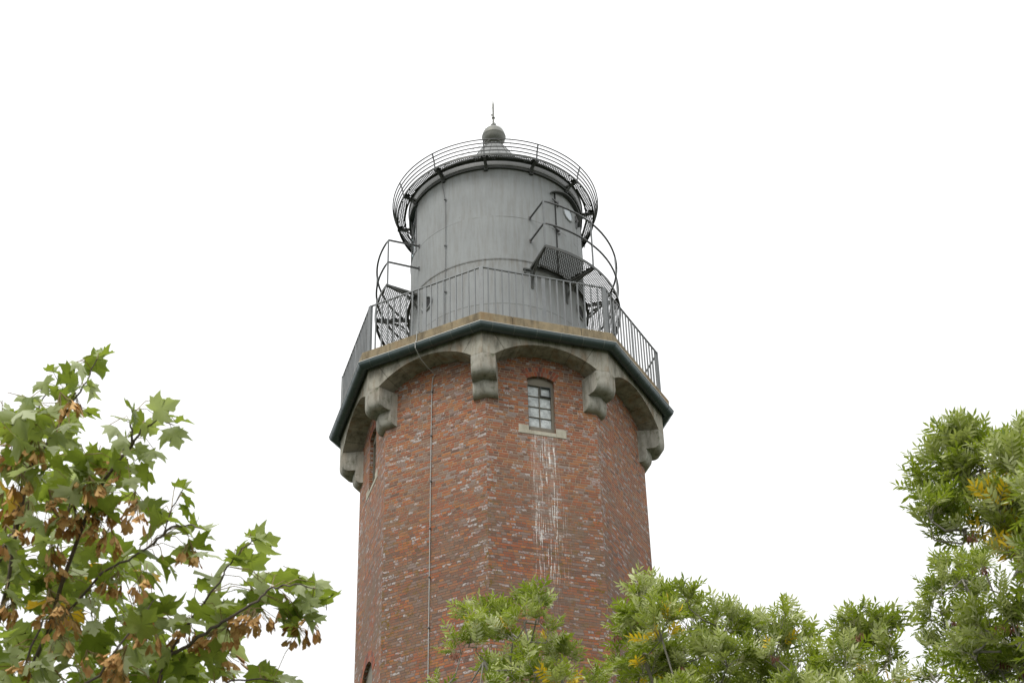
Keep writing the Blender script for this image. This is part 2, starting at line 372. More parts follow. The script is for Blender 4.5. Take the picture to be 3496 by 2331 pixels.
# ---------------------------------------------------------------- lighthouse
PH = -5.3307; T225 = math.tan(R_(22.5)); C225 = C_(R_(22.5))
root = empty('lighthouse', (0, DT, 0))
tag(root, 'octagonal red brick lighthouse with a grey metal lantern room and two railed galleries', 'lighthouse')
FA = lambda k: PH+22.5+45*k
CA = lambda k: PH+45*k
RS = 3.4724; APS = RS*C225; HS = RS*S_(R_(22.5)); TOPZ = 25.5

def arc_top(op, u):
    c, hw, zb, zs, rise = op
    rr = (hw*hw+rise*rise)/(2*rise); return zs+rise-rr+math.sqrt(max(rr*rr-(u-c)**2, 0))
WIN = (.008, .323, 23.27, 24.70, .10); LOW = (0, .55, 16.6, 18.2, .42)
bw = MB()
def rotp(p, a):
    a = R_(a); return (p[0]*C_(a)-p[1]*S_(a), p[0]*S_(a)+p[1]*C_(a), p[2])
for k in range(-3, 5):
    ang = FA(k); ops = [WIN, LOW] if k % 2 == 0 and k != 0 else ([WIN] if k == 0 else [])
    us = {-HS, HS}
    for op in ops:
        for i in range(9): us.add(op[0]-op[1]+2*op[1]*i/8)
    us = sorted(us); UO = 20.0*k
    for a, b in zip(us[:-1], us[1:]):
        m_ = (a+b)/2; segs = []; za = zb = -1.6
        for op in sorted([o for o in ops if abs(m_-o[0]) < o[1]], key=lambda o: o[2]):
            segs.append((za, zb, op[2], op[2])); za, zb = arc_top(op, a), arc_top(op, b)
        segs.append((za, zb, TOPZ, TOPZ))
        for (a0, b0, a1, b1) in segs:
            bw.quad([rotp(p, ang) for p in ((a, -APS, a0), (b, -APS, b0), (b, -APS, b1), (a, -APS, a1))],
                    [(a+UO, a0+ZO), (b+UO, b0+ZO), (b+UO, b1+ZO), (a+UO, a1+ZO)])
    for op in ops:
        c, hw, z0, zs, rise = op; dp = .30; L_, R2 = c-hw, c+hw
        pts = [(L_, z0), (L_, zs)]+[(L_+2*hw*i/8, arc_top(op, L_+2*hw*i/8)) for i in range(1, 8)]+[(R2, zs), (R2, z0)]
        for (ua, za_), (ub, zb_) in zip(pts, pts[1:]+pts[:1]):
            vert = abs(ua-ub) < 1e-6
            uvq = [(UO+7, za_+ZO), (UO+7, zb_+ZO), (UO+7+dp, zb_+ZO), (UO+7+dp, za_+ZO)] if vert else [(UO+7, ua), (UO+7, ub), (UO+7+dp, ub), (UO+7+dp, ua)]
            bw.quad([rotp(p, ang) for p in ((ua, -APS, za_), (ub, -APS, zb_), (ub, -APS+dp, zb_), (ua, -APS+dp, za_))], uvq)
bw.build('brick_shaft', M['brick'], root, recalc=False)

# windows: frame + glass blocks + sill + soldier arch
def window(op, ang, rows=4, low=False):
    c, hw, z0, zs, rise = op; d = .10; y = -APS+d; L_, R2 = c-hw, c+hw
    f = MB(); top = zs+rise+.02; fw_ = .062
    gl, gr_, gb, gt = L_+.035, R2-.058, z0+.15, zs-.12
    f.prism([(L_-.02, z0-.03), (gl, z0-.03), (gl, top), (L_-.02, top)], y-.02, y+.05)
    f.prism([(gr_, z0-.03), (R2+.02, z0-.03), (R2+.02, top), (gr_, top)], y-.022, y+.05)
    f.prism([(gl, z0-.03), (gr_, z0-.03), (gr_, gb), (gl, gb)], y-.03, y+.05)
    f.prism([(gl, gt), (gr_, gt), (gr_, top), (gl, top)], y-.018, y+.05)
    mx_ = (gl+gr_)/2
    f.prism([(mx_-.008, gb), (mx_+.008, gb), (mx_+.008, gt), (mx_-.008, gt)], y+.005, y+.045)
    for i in range(1, rows):
        zz = gb+(gt-gb)*i/rows
        f.prism([(gl, zz-.007), (gr_, zz-.007), (gr_, zz+.007), (gl, zz+.007)], y+.008, y+.044)
    win = f.build('window', M['frame'], root, ang=ang, bevel=.003)
    gm = MB(); gap = .008
    for i in range(rows):
        za, zb = gb+(gt-gb)*i/rows+gap, gb+(gt-gb)*(i+1)/rows-gap
        for a, b in ((gl+.004, mx_-gap-.002), (mx_+gap+.002, gr_-.004)):
            nn = 6
            vs = [(a+(b-a)*p/nn, y+.035-.02*S_(math.pi*p/nn)*S_(math.pi*q/nn), za+(zb-za)*q/nn) for q in range(nn+1) for p in range(nn+1)]
            gm.add(vs, [(q*(nn+1)+p, q*(nn+1)+p+1, (q+1)*(nn+1)+p+1, (q+1)*(nn+1)+p) for q in range(nn) for p in range(nn)])
    gm.build('glass_block', M['block'], win, smooth=True)
    v = MB(); za, zb = gb+(gt-gb)*(rows-1)/rows+.008, gt-.006; a, b = mx_+.014, gr_-.002; e = .018
    for q in ([(a, za), (b, za), (b, za+e), (a, za+e)], [(a, zb-e), (b, zb-e), (b, zb), (a, zb)], [(a, za+e), (a+e, za+e), (a+e, zb-e), (a, zb-e)], [(b-e, za+e), (b, za+e), (b, zb-e), (b-e, zb-e)]):
        v.prism(q, y-.035, y+.01)
    v.build('vent_frame', M['steel'], win)
    bk = MB(); bk.prism([(L_, z0), (R2, z0), (R2, zs), (L_, zs)], y+.06, y+.08); bk.build('window_back', M['black'], win)
    s = MB(); yl = -APS-.012; sl_, sr = c-.567, c+.572; sy = -APS+.32
    s.prism([(sl_, z0-.115), (L_, z0-.115), (L_, z0+.115), (sl_, z0+.115)], yl, -APS+.1)
    s.prism([(R2, z0-.115), (sr, z0-.115), (sr, z0+.115), (R2, z0+.115)], yl, -APS+.1)
    s.add([(L_, yl, z0-.115), (R2, yl, z0-.115), (R2, yl, z0-.012), (L_, yl, z0-.012), (L_, sy, z0-.115), (R2, sy, z0-.115), (R2, sy, z0+.03), (L_, sy, z0+.03)],
          [(0, 1, 2, 3), (4, 7, 6, 5), (0, 4, 5, 1), (3, 2, 6, 7), (0, 3, 7, 4), (1, 5, 6, 2)])
    s.build('window_sill', M['sill'], win, bevel=.006)
    ar = MB(); rr = (hw*hw+rise*rise)/(2*rise); zc = zs+rise-rr; th = math.asin(hw/rr)
    ar.prism([(c+(rr+q)*S_(th*i/8), zc+(rr+q)*C_(th*i/8)) for q, rngi in ((.001, range(-8, 9)), (.25, range(8, -9, -1))) for i in rngi], -APS-.002, -APS+.05, m=1)
    for ring, (ra, rb) in enumerate(((.004, .122), (.132, .25))):
        n = 10 if ring == 0 else 11
        for i in range(n):
            t0 = -th*1.02+2.04*th*i/n+.005/rr; t1 = -th*1.02+2.04*th*(i+1)/n-.005/rr
            ar.prism([(c+(rr+ra)*S_(t0), zc+(rr+ra)*C_(t0)), (c+(rr+ra)*S_(t1), zc+(rr+ra)*C_(t1)), (c+(rr+rb)*S_(t1), zc+(rr+rb)*C_(t1)), (c+(rr+rb)*S_(t0), zc+(rr+rb)*C_(t0))], -APS-.007, -APS+.04)
    ar.build('window_arch', [M['archbrick'], M['archmortar']], win)
    return win
w0 = window(WIN, FA(0))
for k in (-2, 2, 4): rep(w0, FA(k), root)
wl = window(LOW, FA(-2), rows=4); rep(wl, FA(2), root)

# corbels
wc = .285; dr = wc*T225
prof = [(3.44, 23.975), (3.50, 23.977), (3.56, 23.985), (3.605, 24.01), (3.64, 24.06), (3.658, 24.12), (3.665, 24.19), (3.667, 24.352), (3.70, 24.35), (3.82, 24.352), (3.885, 24.365), (3.94, 24.40), (3.975, 24.45), (3.993, 24.52), (4.0, 24.60), (4.0, 24.875)]
cb = MB(); vs = []
for r, z in prof: vs += [(-wc, -(r-dr), z), (0, -r, z), (wc, -(r-dr), z), (wc, -3.1, z), (-wc, -3.1, z)]
fs = []
for i in range(len(prof)-1):
    fs += [(i*5+q, i*5+(q+1) % 5, i*5+5+(q+1) % 5, i*5+5+q) for q in range(5)]
fs += [(4, 3, 2, 1, 0), [(len(prof)-1)*5+q for q in range(5)]]
cb.add(vs, fs); c0 = cb.build('corbel', M['corbel'], root, smooth=True, ang=CA(0))
for k in range(1, 8): rep(c0, CA(k), root)

# arched stone band
APA = 4.0*C225; ZC, RHO, TZ = 23.37, 1.96, 25.60; UE = 1.5305; UB = 1.322
def band(joints, inset, mb, mi):
    ap = APA-inset; rho = RHO+inset; sp = 1.25
    def arcp(u): return (u, ZC+math.sqrt(rho*rho-u*u))
    J = [-1e9]+joints+[1e9]; gp = 0 if inset else .0045
    for a, b in zip(J[:-1], J[1:]):
        lo, hi = max(a+gp, -sp), min(b-gp, sp)
        nn = 48 if inset else 6; pl = [arcp(lo+(hi-lo)*i/nn) for i in range(nn+1)]
        def topx(u): return u*(TZ-ZC)/(arcp(u)[1]-ZC)
        if b > 1e8: pl += [(UE-inset, pl[-1][1]), (UE-inset, TZ)]
        else: pl += [(topx(hi), TZ)]
        if a < -1e8: pl += [(-UE+inset, TZ), (-UE+inset, pl[0][1])]
        else: pl += [(topx(lo), TZ)]
        bk = [(max(-UB, min(UB, x)), z) for x, z in pl]
        mb.prism(pl, -ap, -APS+.03, m=mi, back=bk)
for k in range(-3, 5):
    ab = MB(); jj = [x+.04*math.sin(3*k+i) for i, x in enumerate((-1.0, -.62, -.2, .22, .64, 1.0))]
    band(jj, 0, ab, 0); band([], .009, ab, 1)
    ab.build('arch_band', [M['stone'], M['mortar']], root, ang=FA(k), bevel=0)

# coping: blocks with joints, over a mortar core; deck inside
cp = MB(); CZ0, CZ1 = 25.585, 25.884; RO = 4.2028; RI = 3.3
def cpoly(k, u, r):   # point on octagon of corner radius r, face k, along the face u (in units of the outer face)
    a = R_(FA(k)); ap = r*C225; return (u*C_(a)+ap*S_(a), u*S_(a)-ap*C_(a))
def cblock(pts, z0, z1, m): 
    n = len(pts); cp.add([(x, y, z0) for x, y in pts]+[(x, y, z1) for x, y in pts], [list(range(n))[::-1], list(range(n, 2*n))]+[(i, (i+1) % n, (i+1) % n+n, i+n) for i in range(n)], None, m)
JU = .84; gp = .005
for k in range(-3, 5):
    cblock([cpoly(k, -JU+gp, RO), cpoly(k, JU-gp, RO), cpoly(k, JU-gp, RI), cpoly(k, -JU+gp, RI)], CZ0, CZ1, 0)
    e = RO*S_(R_(22.5)); e2 = RI*S_(R_(22.5))
    cblock([cpoly(k, JU+gp, RO), cpoly(k, e, RO), cpoly(k+1, -JU-gp, RO), cpoly(k+1, -JU-gp, RI), cpoly(k, e2, RI), cpoly(k, JU+gp, RI)], CZ0, CZ1, 0)
oc = [cpoly(k, (RO-.02)*S_(R_(22.5)), RO-.02) for k in range(-3, 5)]
cblock(oc, CZ0+.012, CZ1-.02, 1)
cp.build('gallery_coping', [M['coping'], M['mortar']], root, bevel=.008)

# gutter, one run per face, mitred
gu = MB(); GR = .135; GA = 3.835; GZ = 25.55
for k in range(-3, 5):
    sec = [(GA+GR*C_(R_(t)), GZ+GR*S_(R_(t))) for t in range(0, -181, -15)]
    sec = [(GA+GR+.0, GZ+.012)]+sec
    inn = [(GA+(GR-.008)*C_(R_(t)), GZ+(GR-.008)*S_(R_(t))) for t in range(-180, 1, 15)]
    ring = sec+inn; vs = []; n = len(ring)
    for sgn in (-1, 1): vs += [rotp((sgn*ap*T225, -ap, z), FA(k)) for ap, z in ring]
    gu.add(vs, [(i, i+n, (i+1) % n+n, (i+1) % n) for i in range(n)])
    for uu in (-1.35, -.82, -.28, .3, .85, 1.36):   # soldered joint straps
        vs = []
        for du in (-.012, .012): vs += [rotp((uu+du, -(GA+(GR+.005)*C_(R_(t))), GZ+(GR+.005)*S_(R_(t))), FA(k)) for t in range(0, -181, -15)]
        n2 = 13; gu.add(vs, [(i, i+n2, i+1+n2, i+1) for i in range(12)], None, 1)
    e = (GA+GR)*T225
    gu.bar([rotp((-e, -(GA+GR), GZ+.014), FA(k)), rotp((e, -(GA+GR), GZ+.014), FA(k))], .016, .016, 2)
M['strap'] = mat_plain('gutter_strap', (.11, .135, .13), (.15, .17, .165), .4, .4)
gu.build('gutter', [M['gutter'], M['strap'], M['zinc']], root, smooth=True)

# balustrade
RR = 4.0129; APR = RR*C225; HR = RR*S_(R_(22.5)); ZT = 27.37; ZB = 25.884
bal = empty('balustrade'); bal.parent = root
pn = MB(); pn.box(-HR+.03, HR-.03, -APR-.02, -APR+.02, ZT-.03, ZT); pn.box(-HR+.03, HR-.03, -APR-.015, -APR+.015, ZB+.07, ZB+.09)
pn.box(-.045, .045, -APR-.012, -APR+.012, ZB, ZT-.03)
for s_ in (-1, 1):
    for i in range(1, 9):
        x = s_*(HR*i/9); pn.box(x-.0155, x+.0155, -APR-.0155, -APR+.0155, ZB+.09, ZT-.03)
p0 = pn.build('railing_panel', M['rail'], bal, ang=FA(0), bevel=.002)
for k in (-3, -2, -1, 1, 2, 3, 4): rep(p0, FA(k), bal)
pp = MB(); pp.box(-.05, .05, -RR-.02, -RR+.05, ZB, ZT-.001); p1 = pp.build('corner_post', M['rail'], bal, ang=CA(0), bevel=.006)
for k in range(1, 8): rep(p1, CA(k), bal)

# lantern drum
RL = 2.2714; SEAM = 30.43
d = MB()
for za, zb, rr in ((25.80, 27.60, RL), (27.60, 29.012, RL-.002), (29.012, SEAM, RL-.006)): d.lathe([(rr, za), (rr, zb)], 160)
d.lathe([(RL-.004, 28.985), (RL+.010, 28.986), (RL+.010, 29.014), (RL-.008, 29.015)], 160)
d.lathe([(RL-.006, SEAM), (RL-.006, 32.04)], 72, -66.5, 90)
d.lathe([(RL-.02, 32.04), (RL-.02, SEAM)], 72, -66.5, 90)
d.lathe([(RL-.02, SEAM), (0.01, SEAM)], 90)
d.build('lantern_drum', M['drum'], root, smooth=True)
# cornice: dark drip moulding and roof fascia
c = MB(); c.lathe([(RL-.03, 32.02), (RL+.055, 31.995), (RL+.06, 32.05), (RL+.03, 32.085), (RL+.015, 32.08)], 128)
c.build('drip_moulding', M['steel'], root, smooth=True)
c = MB(); c.lathe([(RL-.1, 32.06), (RL+.014, 32.07), (RL+.05, 32.10), (RL+.05, 32.33), (RL+.08, 32.34), (RL+.08, 32.37), (RL-.05, 32.40)], 128)
c.build('roof_fascia', M['fascia'], root, smooth=True)
# glazing on the seaward side
gz = MB(); gz.lathe([(RL-.03, SEAM), (RL-.03, 32.03)], 100, 90, 293.5); ga = gz.build('lantern_glazing', M['glaze'], root, smooth=True)
gb_ = MB()
for i in range(13):
    a0 = 90+203.5*i/12
    for sgn in (1, -1):
        a1 = a0+sgn*17
        if 89 <= a1 <= 294:
            pts = []
            for q in range(7):
                a = R_(a0+(a1-a0)*q/6); z = SEAM+(32.03-SEAM)*q/6; pts.append(((RL-.015)*S_(a), -(RL-.015)*C_(a), z))
            gb_.tube(pts, .013, 6)
gb_.tube([((RL-.01)*S_(R_(a)), -(RL-.01)*C_(R_(a)), SEAM+.02) for a in np.linspace(90, 293.5, 60)], .02, 6)
gb_.build('glazing_bar', M['steel'], ga)
# rusty edge strip where the sheet ends
st = MB(); st.bar([(0, -RL, z) for z in (SEAM, 32.03)], .03, .03)
se = st.build('sheet_edge', M['hrail'], root, ang=-66.5); rep(se, 90, root)
# roof with standing seams, finial
rf = MB(); rf.lathe([(RL+.06, 32.372), (RL-.1, 32.46), (1.2, 33.38), (.75, 33.95), (.50, 34.42), (.36, 34.66), (.27, 34.78)], 96)
for i in range(16):
    a = R_(11+22.5*i); rf.tube([((r)*S_(a), -(r)*C_(a), z) for r, z in ((RL-.1, 32.47), (1.2, 33.39), (.75, 33.96), (.50, 34.43), (.36, 34.67), (.28, 34.79))], .016, 6)
ro = rf.build('roof', M['fascia'], root, smooth=True)
fi = MB()
fi.lathe([(.26, 34.74), (.265, 34.80), (.235, 34.825), (.15, 34.86), (.15, 34.93), (.215, 34.955), (.22, 34.985), (.15, 35.02), (.15, 35.09), (.02, 35.10)], 40)
a_ = .325
fi.lathe([(.20, 34.965), (.235, 34.995)]+[(a_*C_(R_(t)), 35.22+a_*S_(R_(t))) for t in range(-40, 0, 8)]+[(a_+.008, 35.205), (a_+.012, 35.22), (a_+.008, 35.235)]+[(a_*C_(R_(t)), 35.22+(a_+.03)*S_(R_(t))) for t in range(8, 84, 8)]+[(.06, 35.58), (.06, 35.63), (.075, 35.66), (.075, 35.69), (.05, 35.72), (.02, 35.74)], 48)
fi.lathe([(.20, 34.965), (.30, 35.15), (.14, 35.14)], 40)
fn = fi.build('ball_finial', M['roof'], root, smooth=True)
sp = MB(); sp.tube([(0, 0, 35.72), (0, 0, 36.50)], .026, 8); sp.tube([(0, 0, 36.50), (0, 0, 36.76)], .020, 8, r2=.001)
sp.lathe([(.001, 35.93), (.045, 35.94), (.05, 35.97), (.03, 35.99), (.001, 35.995)], 12)
sp.box(-.05, -.012, -.012, .012, 36.05, 36.10); sp.tube([(-.015, 0, 36.42), (-.05, 0, 36.30), (-.062, 0, 36.15), (-.055, 0, 36.02)], .006, 5)
sp.build('lightning_rod', M['roof'], fn, smooth=True)
wr = MB()
wr.tube([(0, 0, 35.80), (-.22, 0, 35.80), (-.245, 0, 35.77), (-.235, -.02, 35.55), (-.22, -.03, 35.16), (-.30, -.1, 34.85), (-.55, -.12, 34.70), (-.95, -.35, 34.2), (-1.4, -.6, 33.6)], .006, 5)
wr.tube([(.01, 0, 35.80), (.22, 0, 35.60), (.42, 0, 35.34), (.453, 0, 35.14), (.49, 0, 34.60)], .006, 5)
wr.build('earth_wire', M['cable'], fn)

# perforated plates: hexagonal cells with round holes, sector by sector
def perforated(mb, r0_, r1_, a0, a1, z, pitch=.056, hr=.0178, mar=.05, ribm=.035):
    am = R_((a0+a1)/2); ha = R_((a1-a0)/2); ny = int(2*r1_/(pitch*.866)); hx = pitch/math.sqrt(3)
    for j in range(ny+2):
        y = r0_*C_(ha)-.1+j*pitch*.866
        if y > r1_+.1: break
        nx = int(r1_*S_(ha)/pitch)+2
        for i in range(-nx, nx+1):
            x = (i+.5*(j % 2))*pitch; r = math.hypot(x, y); t = math.atan2(x, y)
            if r < r0_-.02 or r > r1_+.005 or abs(t)*r > ha*r+.0: continue
            hole = r0_+mar < r < r1_-mar and (ha-abs(t))*r > ribm
            if not hole and (r < r0_ or r > r1_-.025): continue
            ox = [(x+hx*S_(R_(60*q)), y+hx*C_(R_(60*q))) for q in range(6)]
            if hole:
                ix = [(x+hr*S_(R_(60*q)), y+hr*C_(R_(60*q))) for q in range(6)]
                im = [(x+hr*S_(R_(60*q+30)), y+hr*C_(R_(60*q+30))) for q in range(6)]
                P = ox+ix+im
                fs_ = []
                for q in range(6):
                    fs_.append((q, (q+1) % 6, 6+(q+1) % 6, 12+q, 6+q))
            else: P = ox; fs_ = [tuple(range(6))]
            V = [rotp((px, -py, z), math.degrees(am)) for px, py in P]
            mb.add(V, fs_)

def arcpts(R0, a0, a1, z, n): return [(R0*S_(R_(a0+(a1-a0)*i/n)), -R0*C_(R_(a0+(a1-a0)*i/n)), z) for i in range(n+1)]
# upper gallery round the roof edge
ug = empty('roof_gallery'); ug.parent = root
GZT = 32.185; GI, GO = 2.42, 2.645
pl = MB(); A0 = -5.6
for i in range(12): perforated(pl, GI, GO, A0+30*i, A0+30*(i+1), GZT, hr=.0150, mar=.036, ribm=.08)
pl.lathe([(GO-.034, GZT-.003), (GO, GZT-.003)], 144); pl.lathe([(GI, GZT-.003), (GI+.034, GZT-.003)], 144)
pl.build('perforated_walkway', M['steel'], ug, recalc=False)
eg = MB(); eg.lathe([(GO, GZT-.05), (GO+.012, GZT-.05), (GO+.012, GZT+.02), (GO, GZT+.02), (GO, GZT-.05)], 144)
eg.lathe([(GI, GZT-.045), (GI+.01, GZT-.045), (GI+.01, GZT+.004), (GI, GZT+.004), (GI, GZT-.045)], 144)
eg.build('walkway_edge', M['steel'], ug, smooth=True)
bb = MB(); bb.bar([(0, -2.30, GZT-.06), (0, -2.64, GZT-.045)], .075, .05); bb.bar([(0, -2.30, 32.02), (0, -2.34, 31.99), (0, -2.42, 32.08), (0, -2.60, 32.13)], .055, .03)
bb.box(-.05, .05, -2.33, -2.27, 31.93, 32.05)
g0 = bb.build('bracket', M['steel'], ug, ang=A0)
for i in range(1, 12): rep(g0, A0+30*i, ug)
gp_ = MB(); gp_.bar([(0, -2.655, GZT-.05), (0, -2.665, GZT+.03), (0, -2.70, 32.40), (0, -2.775, 32.60)], .035, .02)
gp_.tube([(.035*S_(R_(t)), -2.66, GZT-.075-.035*C_(R_(t))) for t in range(0, 360, 30)], .008, 6, closed=True)
g1 = gp_.build('guard_post', M['hrail'], ug, ang=A0)
for i in range(1, 12): rep(g1, A0+30*i, ug)
for rr_, zz, nm in ((2.77, 32.585, 0), (2.735, 32.49, 1), (2.70, 32.39, 2), (2.675, 32.285, 3)):
    t_ = MB(); t_.tube(arcpts(rr_, 0, 360, zz, 120)[:-1], .0165, 6, closed=True); t_.build('guard_rail', M['hrail'], ug, smooth=True)

# lower service platform, open towards the land side
lp = empty('service_platform'); lp.parent = root
PZ = 28.86; P0, P1 = 22.4, 298.8; PI_, PO = 2.30, 3.178; NB = 10
pl = MB()
for i in range(NB):
    perforated(pl, PI_, PO, P0+(P1-P0)*i/NB, P0+(P1-P0)*(i+1)/NB, PZ, mar=.055, ribm=.045)
pl.lathe([(PO-.045, PZ-.003), (PO, PZ-.003)], 120, P0, P1); pl.lathe([(PI_, PZ-.003), (PI_+.05, PZ-.003)], 120, P0, P1)
pl.build('perforated_floor', M['steel'], lp, recalc=False)
eg = MB()
for ra in (PO, PI_):
    n = 120; vs = []
    for i in range(n+1):
        a = R_(P0+(P1-P0)*i/n)
        for r, z in ((ra-.006, PZ-.075), (ra+.006, PZ-.075), (ra+.006, PZ+.012), (ra-.006, PZ+.012)): vs.append((r*S_(a), -r*C_(a), z))
    eg.add(vs, [(i*4+q, i*4+(q+1) % 4, i*4+4+(q+1) % 4, i*4+4+q) for i in range(n) for q in range(4)]+[(0, 1, 2, 3), (n*4+3, n*4+2, n*4+1, n*4)])
eg.build('floor_edge', M['steel'], lp, smooth=True)
bb = MB(); bb.bar([(0, -2.26, PZ-.04), (0, -PO+.012, PZ-.04)], .055, .065)
bb.bar([(0, -2.28, 28.20), (0, -2.285, 28.30), (0, -2.34, 28.47), (0, -2.46, 28.62), (0, -2.65, 28.72), (0, -3.12, 28.80)], .055, .022)
bb.bar([(0, -2.28, 28.16), (0, -2.28, 28.84)], .06, .02); bb.tube([(0, -2.28, 28.36), (0, -2.80, 28.80)], .014, 6)
g0 = bb.build('bracket', M['steel'], lp, ang=P0)
for i in range(1, NB+1): rep(g0, P0+(P1-P0)*i/NB, lp)
ps = MB(); ps.box(-.02, .02, -3.165, -3.135, PZ-.06, 30.31)
for zz in (29.58, ): ps.box(-.03, .03, -3.17, -3.13, zz-.025, zz+.025)
g1 = ps.build('handrail_post', M['rail'], lp, ang=P0)
for i in range(1, NB+1): rep(g1, P0+(P1-P0)*i/NB, lp)
for zz, zd in ((30.31, 30.43), (29.59, 29.69)):
    t_ = MB(); pts = [(2.27*S_(R_(P0)), -2.27*C_(R_(P0)), zd)]+arcpts(3.15, P0, P1, zz, 90)+[(2.27*S_(R_(P1)), -2.27*C_(R_(P1)), zd)]
    t_.tube(pts, .026, 8); 
    for q in (pts[0], pts[-1]): t_.tube([(q[0]*.995, q[1]*.995, q[2]-.05), (q[0]*1.005, q[1]*1.005, q[2]+.05)], .03, 8)
    t_.build('handrail', M['hrail'], lp, smooth=True)

# door on the drum, with hood, porthole, hinges, handle
def onr(r, a, z): return (r*S_(R_(a)), -r*C_(R_(a)), z)
dm = MB(); dm.lathe([(RL+.0, 28.9), (RL+.022, 28.9), (RL+.022, 31.62), (RL+.0, 31.62)], 20, 43.3, 67)
for a in (43.3, 67):
    dm.add([onr(RL-.01, a, 28.9), onr(RL+.022, a, 28.9), onr(RL+.022, a, 31.62), onr(RL-.01, a, 31.62)], [(0, 1, 2, 3)])
dr_ = dm.build('door', M['drum'], root, smooth=True)
gpm = MB()
for a in (42.9, 67.4): gpm.bar([onr(RL+.004, a, 28.9), onr(RL+.004, a, 31.64)], .03, .02)
gpm.build('door_gap', M['black'], dr_)
hd = MB()
n = 26; sec = []
for i in range(n+1):
    f = i/n; a = 38.8+(71.5-38.8)*f; z = 31.55+.24*math.sin(math.pi*min(max(f, 0), 1))**.8-(.28*max(0, (f-.9)/.1)) 
    for r, dz in ((RL-.01, .02), (RL+.11, .012), (RL+.11, -.02), (RL-.01, -.012)): sec.append(onr(r, a, z+dz))
hd.add(sec, [(i*4+q, i*4+(q+1) % 4, i*4+4+(q+1) % 4, i*4+4+q) for i in range(n) for q in range(4)]+[(0, 1, 2, 3), (n*4+3, n*4+2, n*4+1, n*4)])
hd.build('door_hood', M['steel'], dr_, smooth=True)
def disc_on(mb, r, a0, z0, rad, m=0, nn=32):
    vs = [onr(r, a0, z0)]+[onr(r, a0+math.degrees(rad*C_(R_(360*q/nn))/RL), z0+rad*S_(R_(360*q/nn))) for q in range(nn)]
    mb.add(vs, [(0, 1+q, 1+(q+1) % nn) for q in range(nn)], None, m)
def ring_on(mb, r, a0, z0, rad, th):
    mb.tube([onr(r, a0+math.degrees(rad*C_(R_(360*q/36))/RL), z0+rad*S_(R_(360*q/36))) for q in range(36)], th, 8, closed=True)
po = MB(); ring_on(po, RL+.03, 55.3, 31.22, .20, .026); pr = po.build('porthole_frame', M['drum'], dr_, smooth=True)
po = MB(); disc_on(po, RL+.035, 55.3, 31.22, .19); po.build('porthole_glass', M['pane'], dr_)
for hz in (31.30, 29.95+.42):
    h = MB(); h.bar([onr(RL+.05, 39.5, hz+.06), onr(RL+.05, 44.2, hz+.0)], .035, .035); h.tube([onr(RL+.06, 44.2, hz-.12), onr(RL+.06, 44.2, hz+.05)], .028, 8)
    h.tube([onr(RL+.04, 43.2, hz-.01), onr(RL+.09, 43.2, hz-.01)], .03, 8); h.build('hinge', M['hrail'], dr_)
h = MB(); h.bar([onr(RL+.04, 65.6, 31.45), onr(RL+.07, 65.8, 31.30), onr(RL+.04, 66.2, 31.05)], .035, .03); h.tube([onr(RL+.01, 65.9, 31.28), onr(RL+.09, 65.9, 31.28)], .03, 8); h.build('door_handle', M['hrail'], dr_)

# round vents low on the drum
for a, zc_ in ((-51.0, 28.28), (66.7, 28.30)):
    po = MB(); ring_on(po, RL+.02, a, zc_, .20, .024); v = po.build('round_vent', M['drum'], root, smooth=True)
    po = MB(); disc_on(po, RL+.012, a, zc_, .20); po.build('vent_opening', M['black'], v)
    if a < 0:
        po = MB(); disc_on(po, RL+.018, a-3.2, zc_-.05, .125); po.build('vent_flap', M['rail'], v)
ft = MB(); ft.box(-.09, .09, -RL-.05, -RL+.01, 28.70, 28.74); ft.box(-.07, -.04, -RL-.04, -RL, 28.6, 28.7); ft.build('drum_fitting', M['steel'], root, ang=19)
# stub door at the foot of the drum below the platform (dark panel)
# conductor cable: down the drum, over the coping and gutter, down the brick
cm = MB()
cpts = [onr(2.47, -33.8, 32.2), onr(2.36, -34.5, 32.06), onr(2.32, -36.3, 31.98), onr(RL+.03, -35.8, 31.7), onr(RL+.03, -34.2, 31.3), onr(RL+.03, -33.8, 30.5), onr(RL+.03, -33.7, 29.75), onr(RL+.03, -34.0, 29.1), onr(RL+.03, -34.4, 28.3), onr(RL+.03, -34.6, 26.2)]
cm.tube(cpts, .008, 6)
for zz in (31.31, 29.76, 28.28): a = -34.1; cm.box(*(lambda p: (p[0]-.03, p[0]+.03, p[1]-.02, p[1]+.02, zz-.018, zz+.018))(onr(RL+.03, a, 0)))
cm.build('conductor_cable', M['hrail'], root)
cm = MB(); fa = FA(-1)
cm.tube([rotp(p, fa) for p in ((-.06, -APR+.1, 25.93), (-.06, -3.86, 25.95), (-.095, -3.90, 25.93), (-.10, -3.90, 25.70), (-.09, -3.985, 25.55), (-.085, -3.98, 25.40), (-.07, -3.75, 25.22), (-.03, -3.5, 25.12), (.02, -3.25, 25.06), (-.05, -3.235, 24.98), (-.065, -3.235, 24.84), (-.08, -3.235, 24.1), (-.139, -3.235, 17.2), (-.25, -3.235, 4), (-.28, -3.235, -1.5))], .0105, 6)
cc_ = cm.build('earthing_cable', M['cable'], root)
cl = MB(); cl.box(-.02, .02, -.02, .03, -.015, .015); cl0 = cl.build('cable_clip', M['hrail'], cc_, ang=fa, zo=0)
for i in range(22):
    z = 24.6-1.22*i; x = -.07-(24.6-z)*.0098; o = cl0
    if i: o = cl0.copy(); col.objects.link(o); o.parent = cc_
    p = rotp((x, -3.24, 0), fa); o.location = (p[0], p[1], z+ZO)

# ---------------------------------------------------------------- trees
EYE = Vector((0, 0, ZO))
def ray(dx, dy):   # picture position (2352 wide) -> unit direction
    x = dx*1.48639; y = dy*1.48639
    return (fw*F_+rt*(x-1748)+up*(1165.5-y)).normalized()
def at(dx, dy, dist): return EYE+ray(dx, dy)*dist

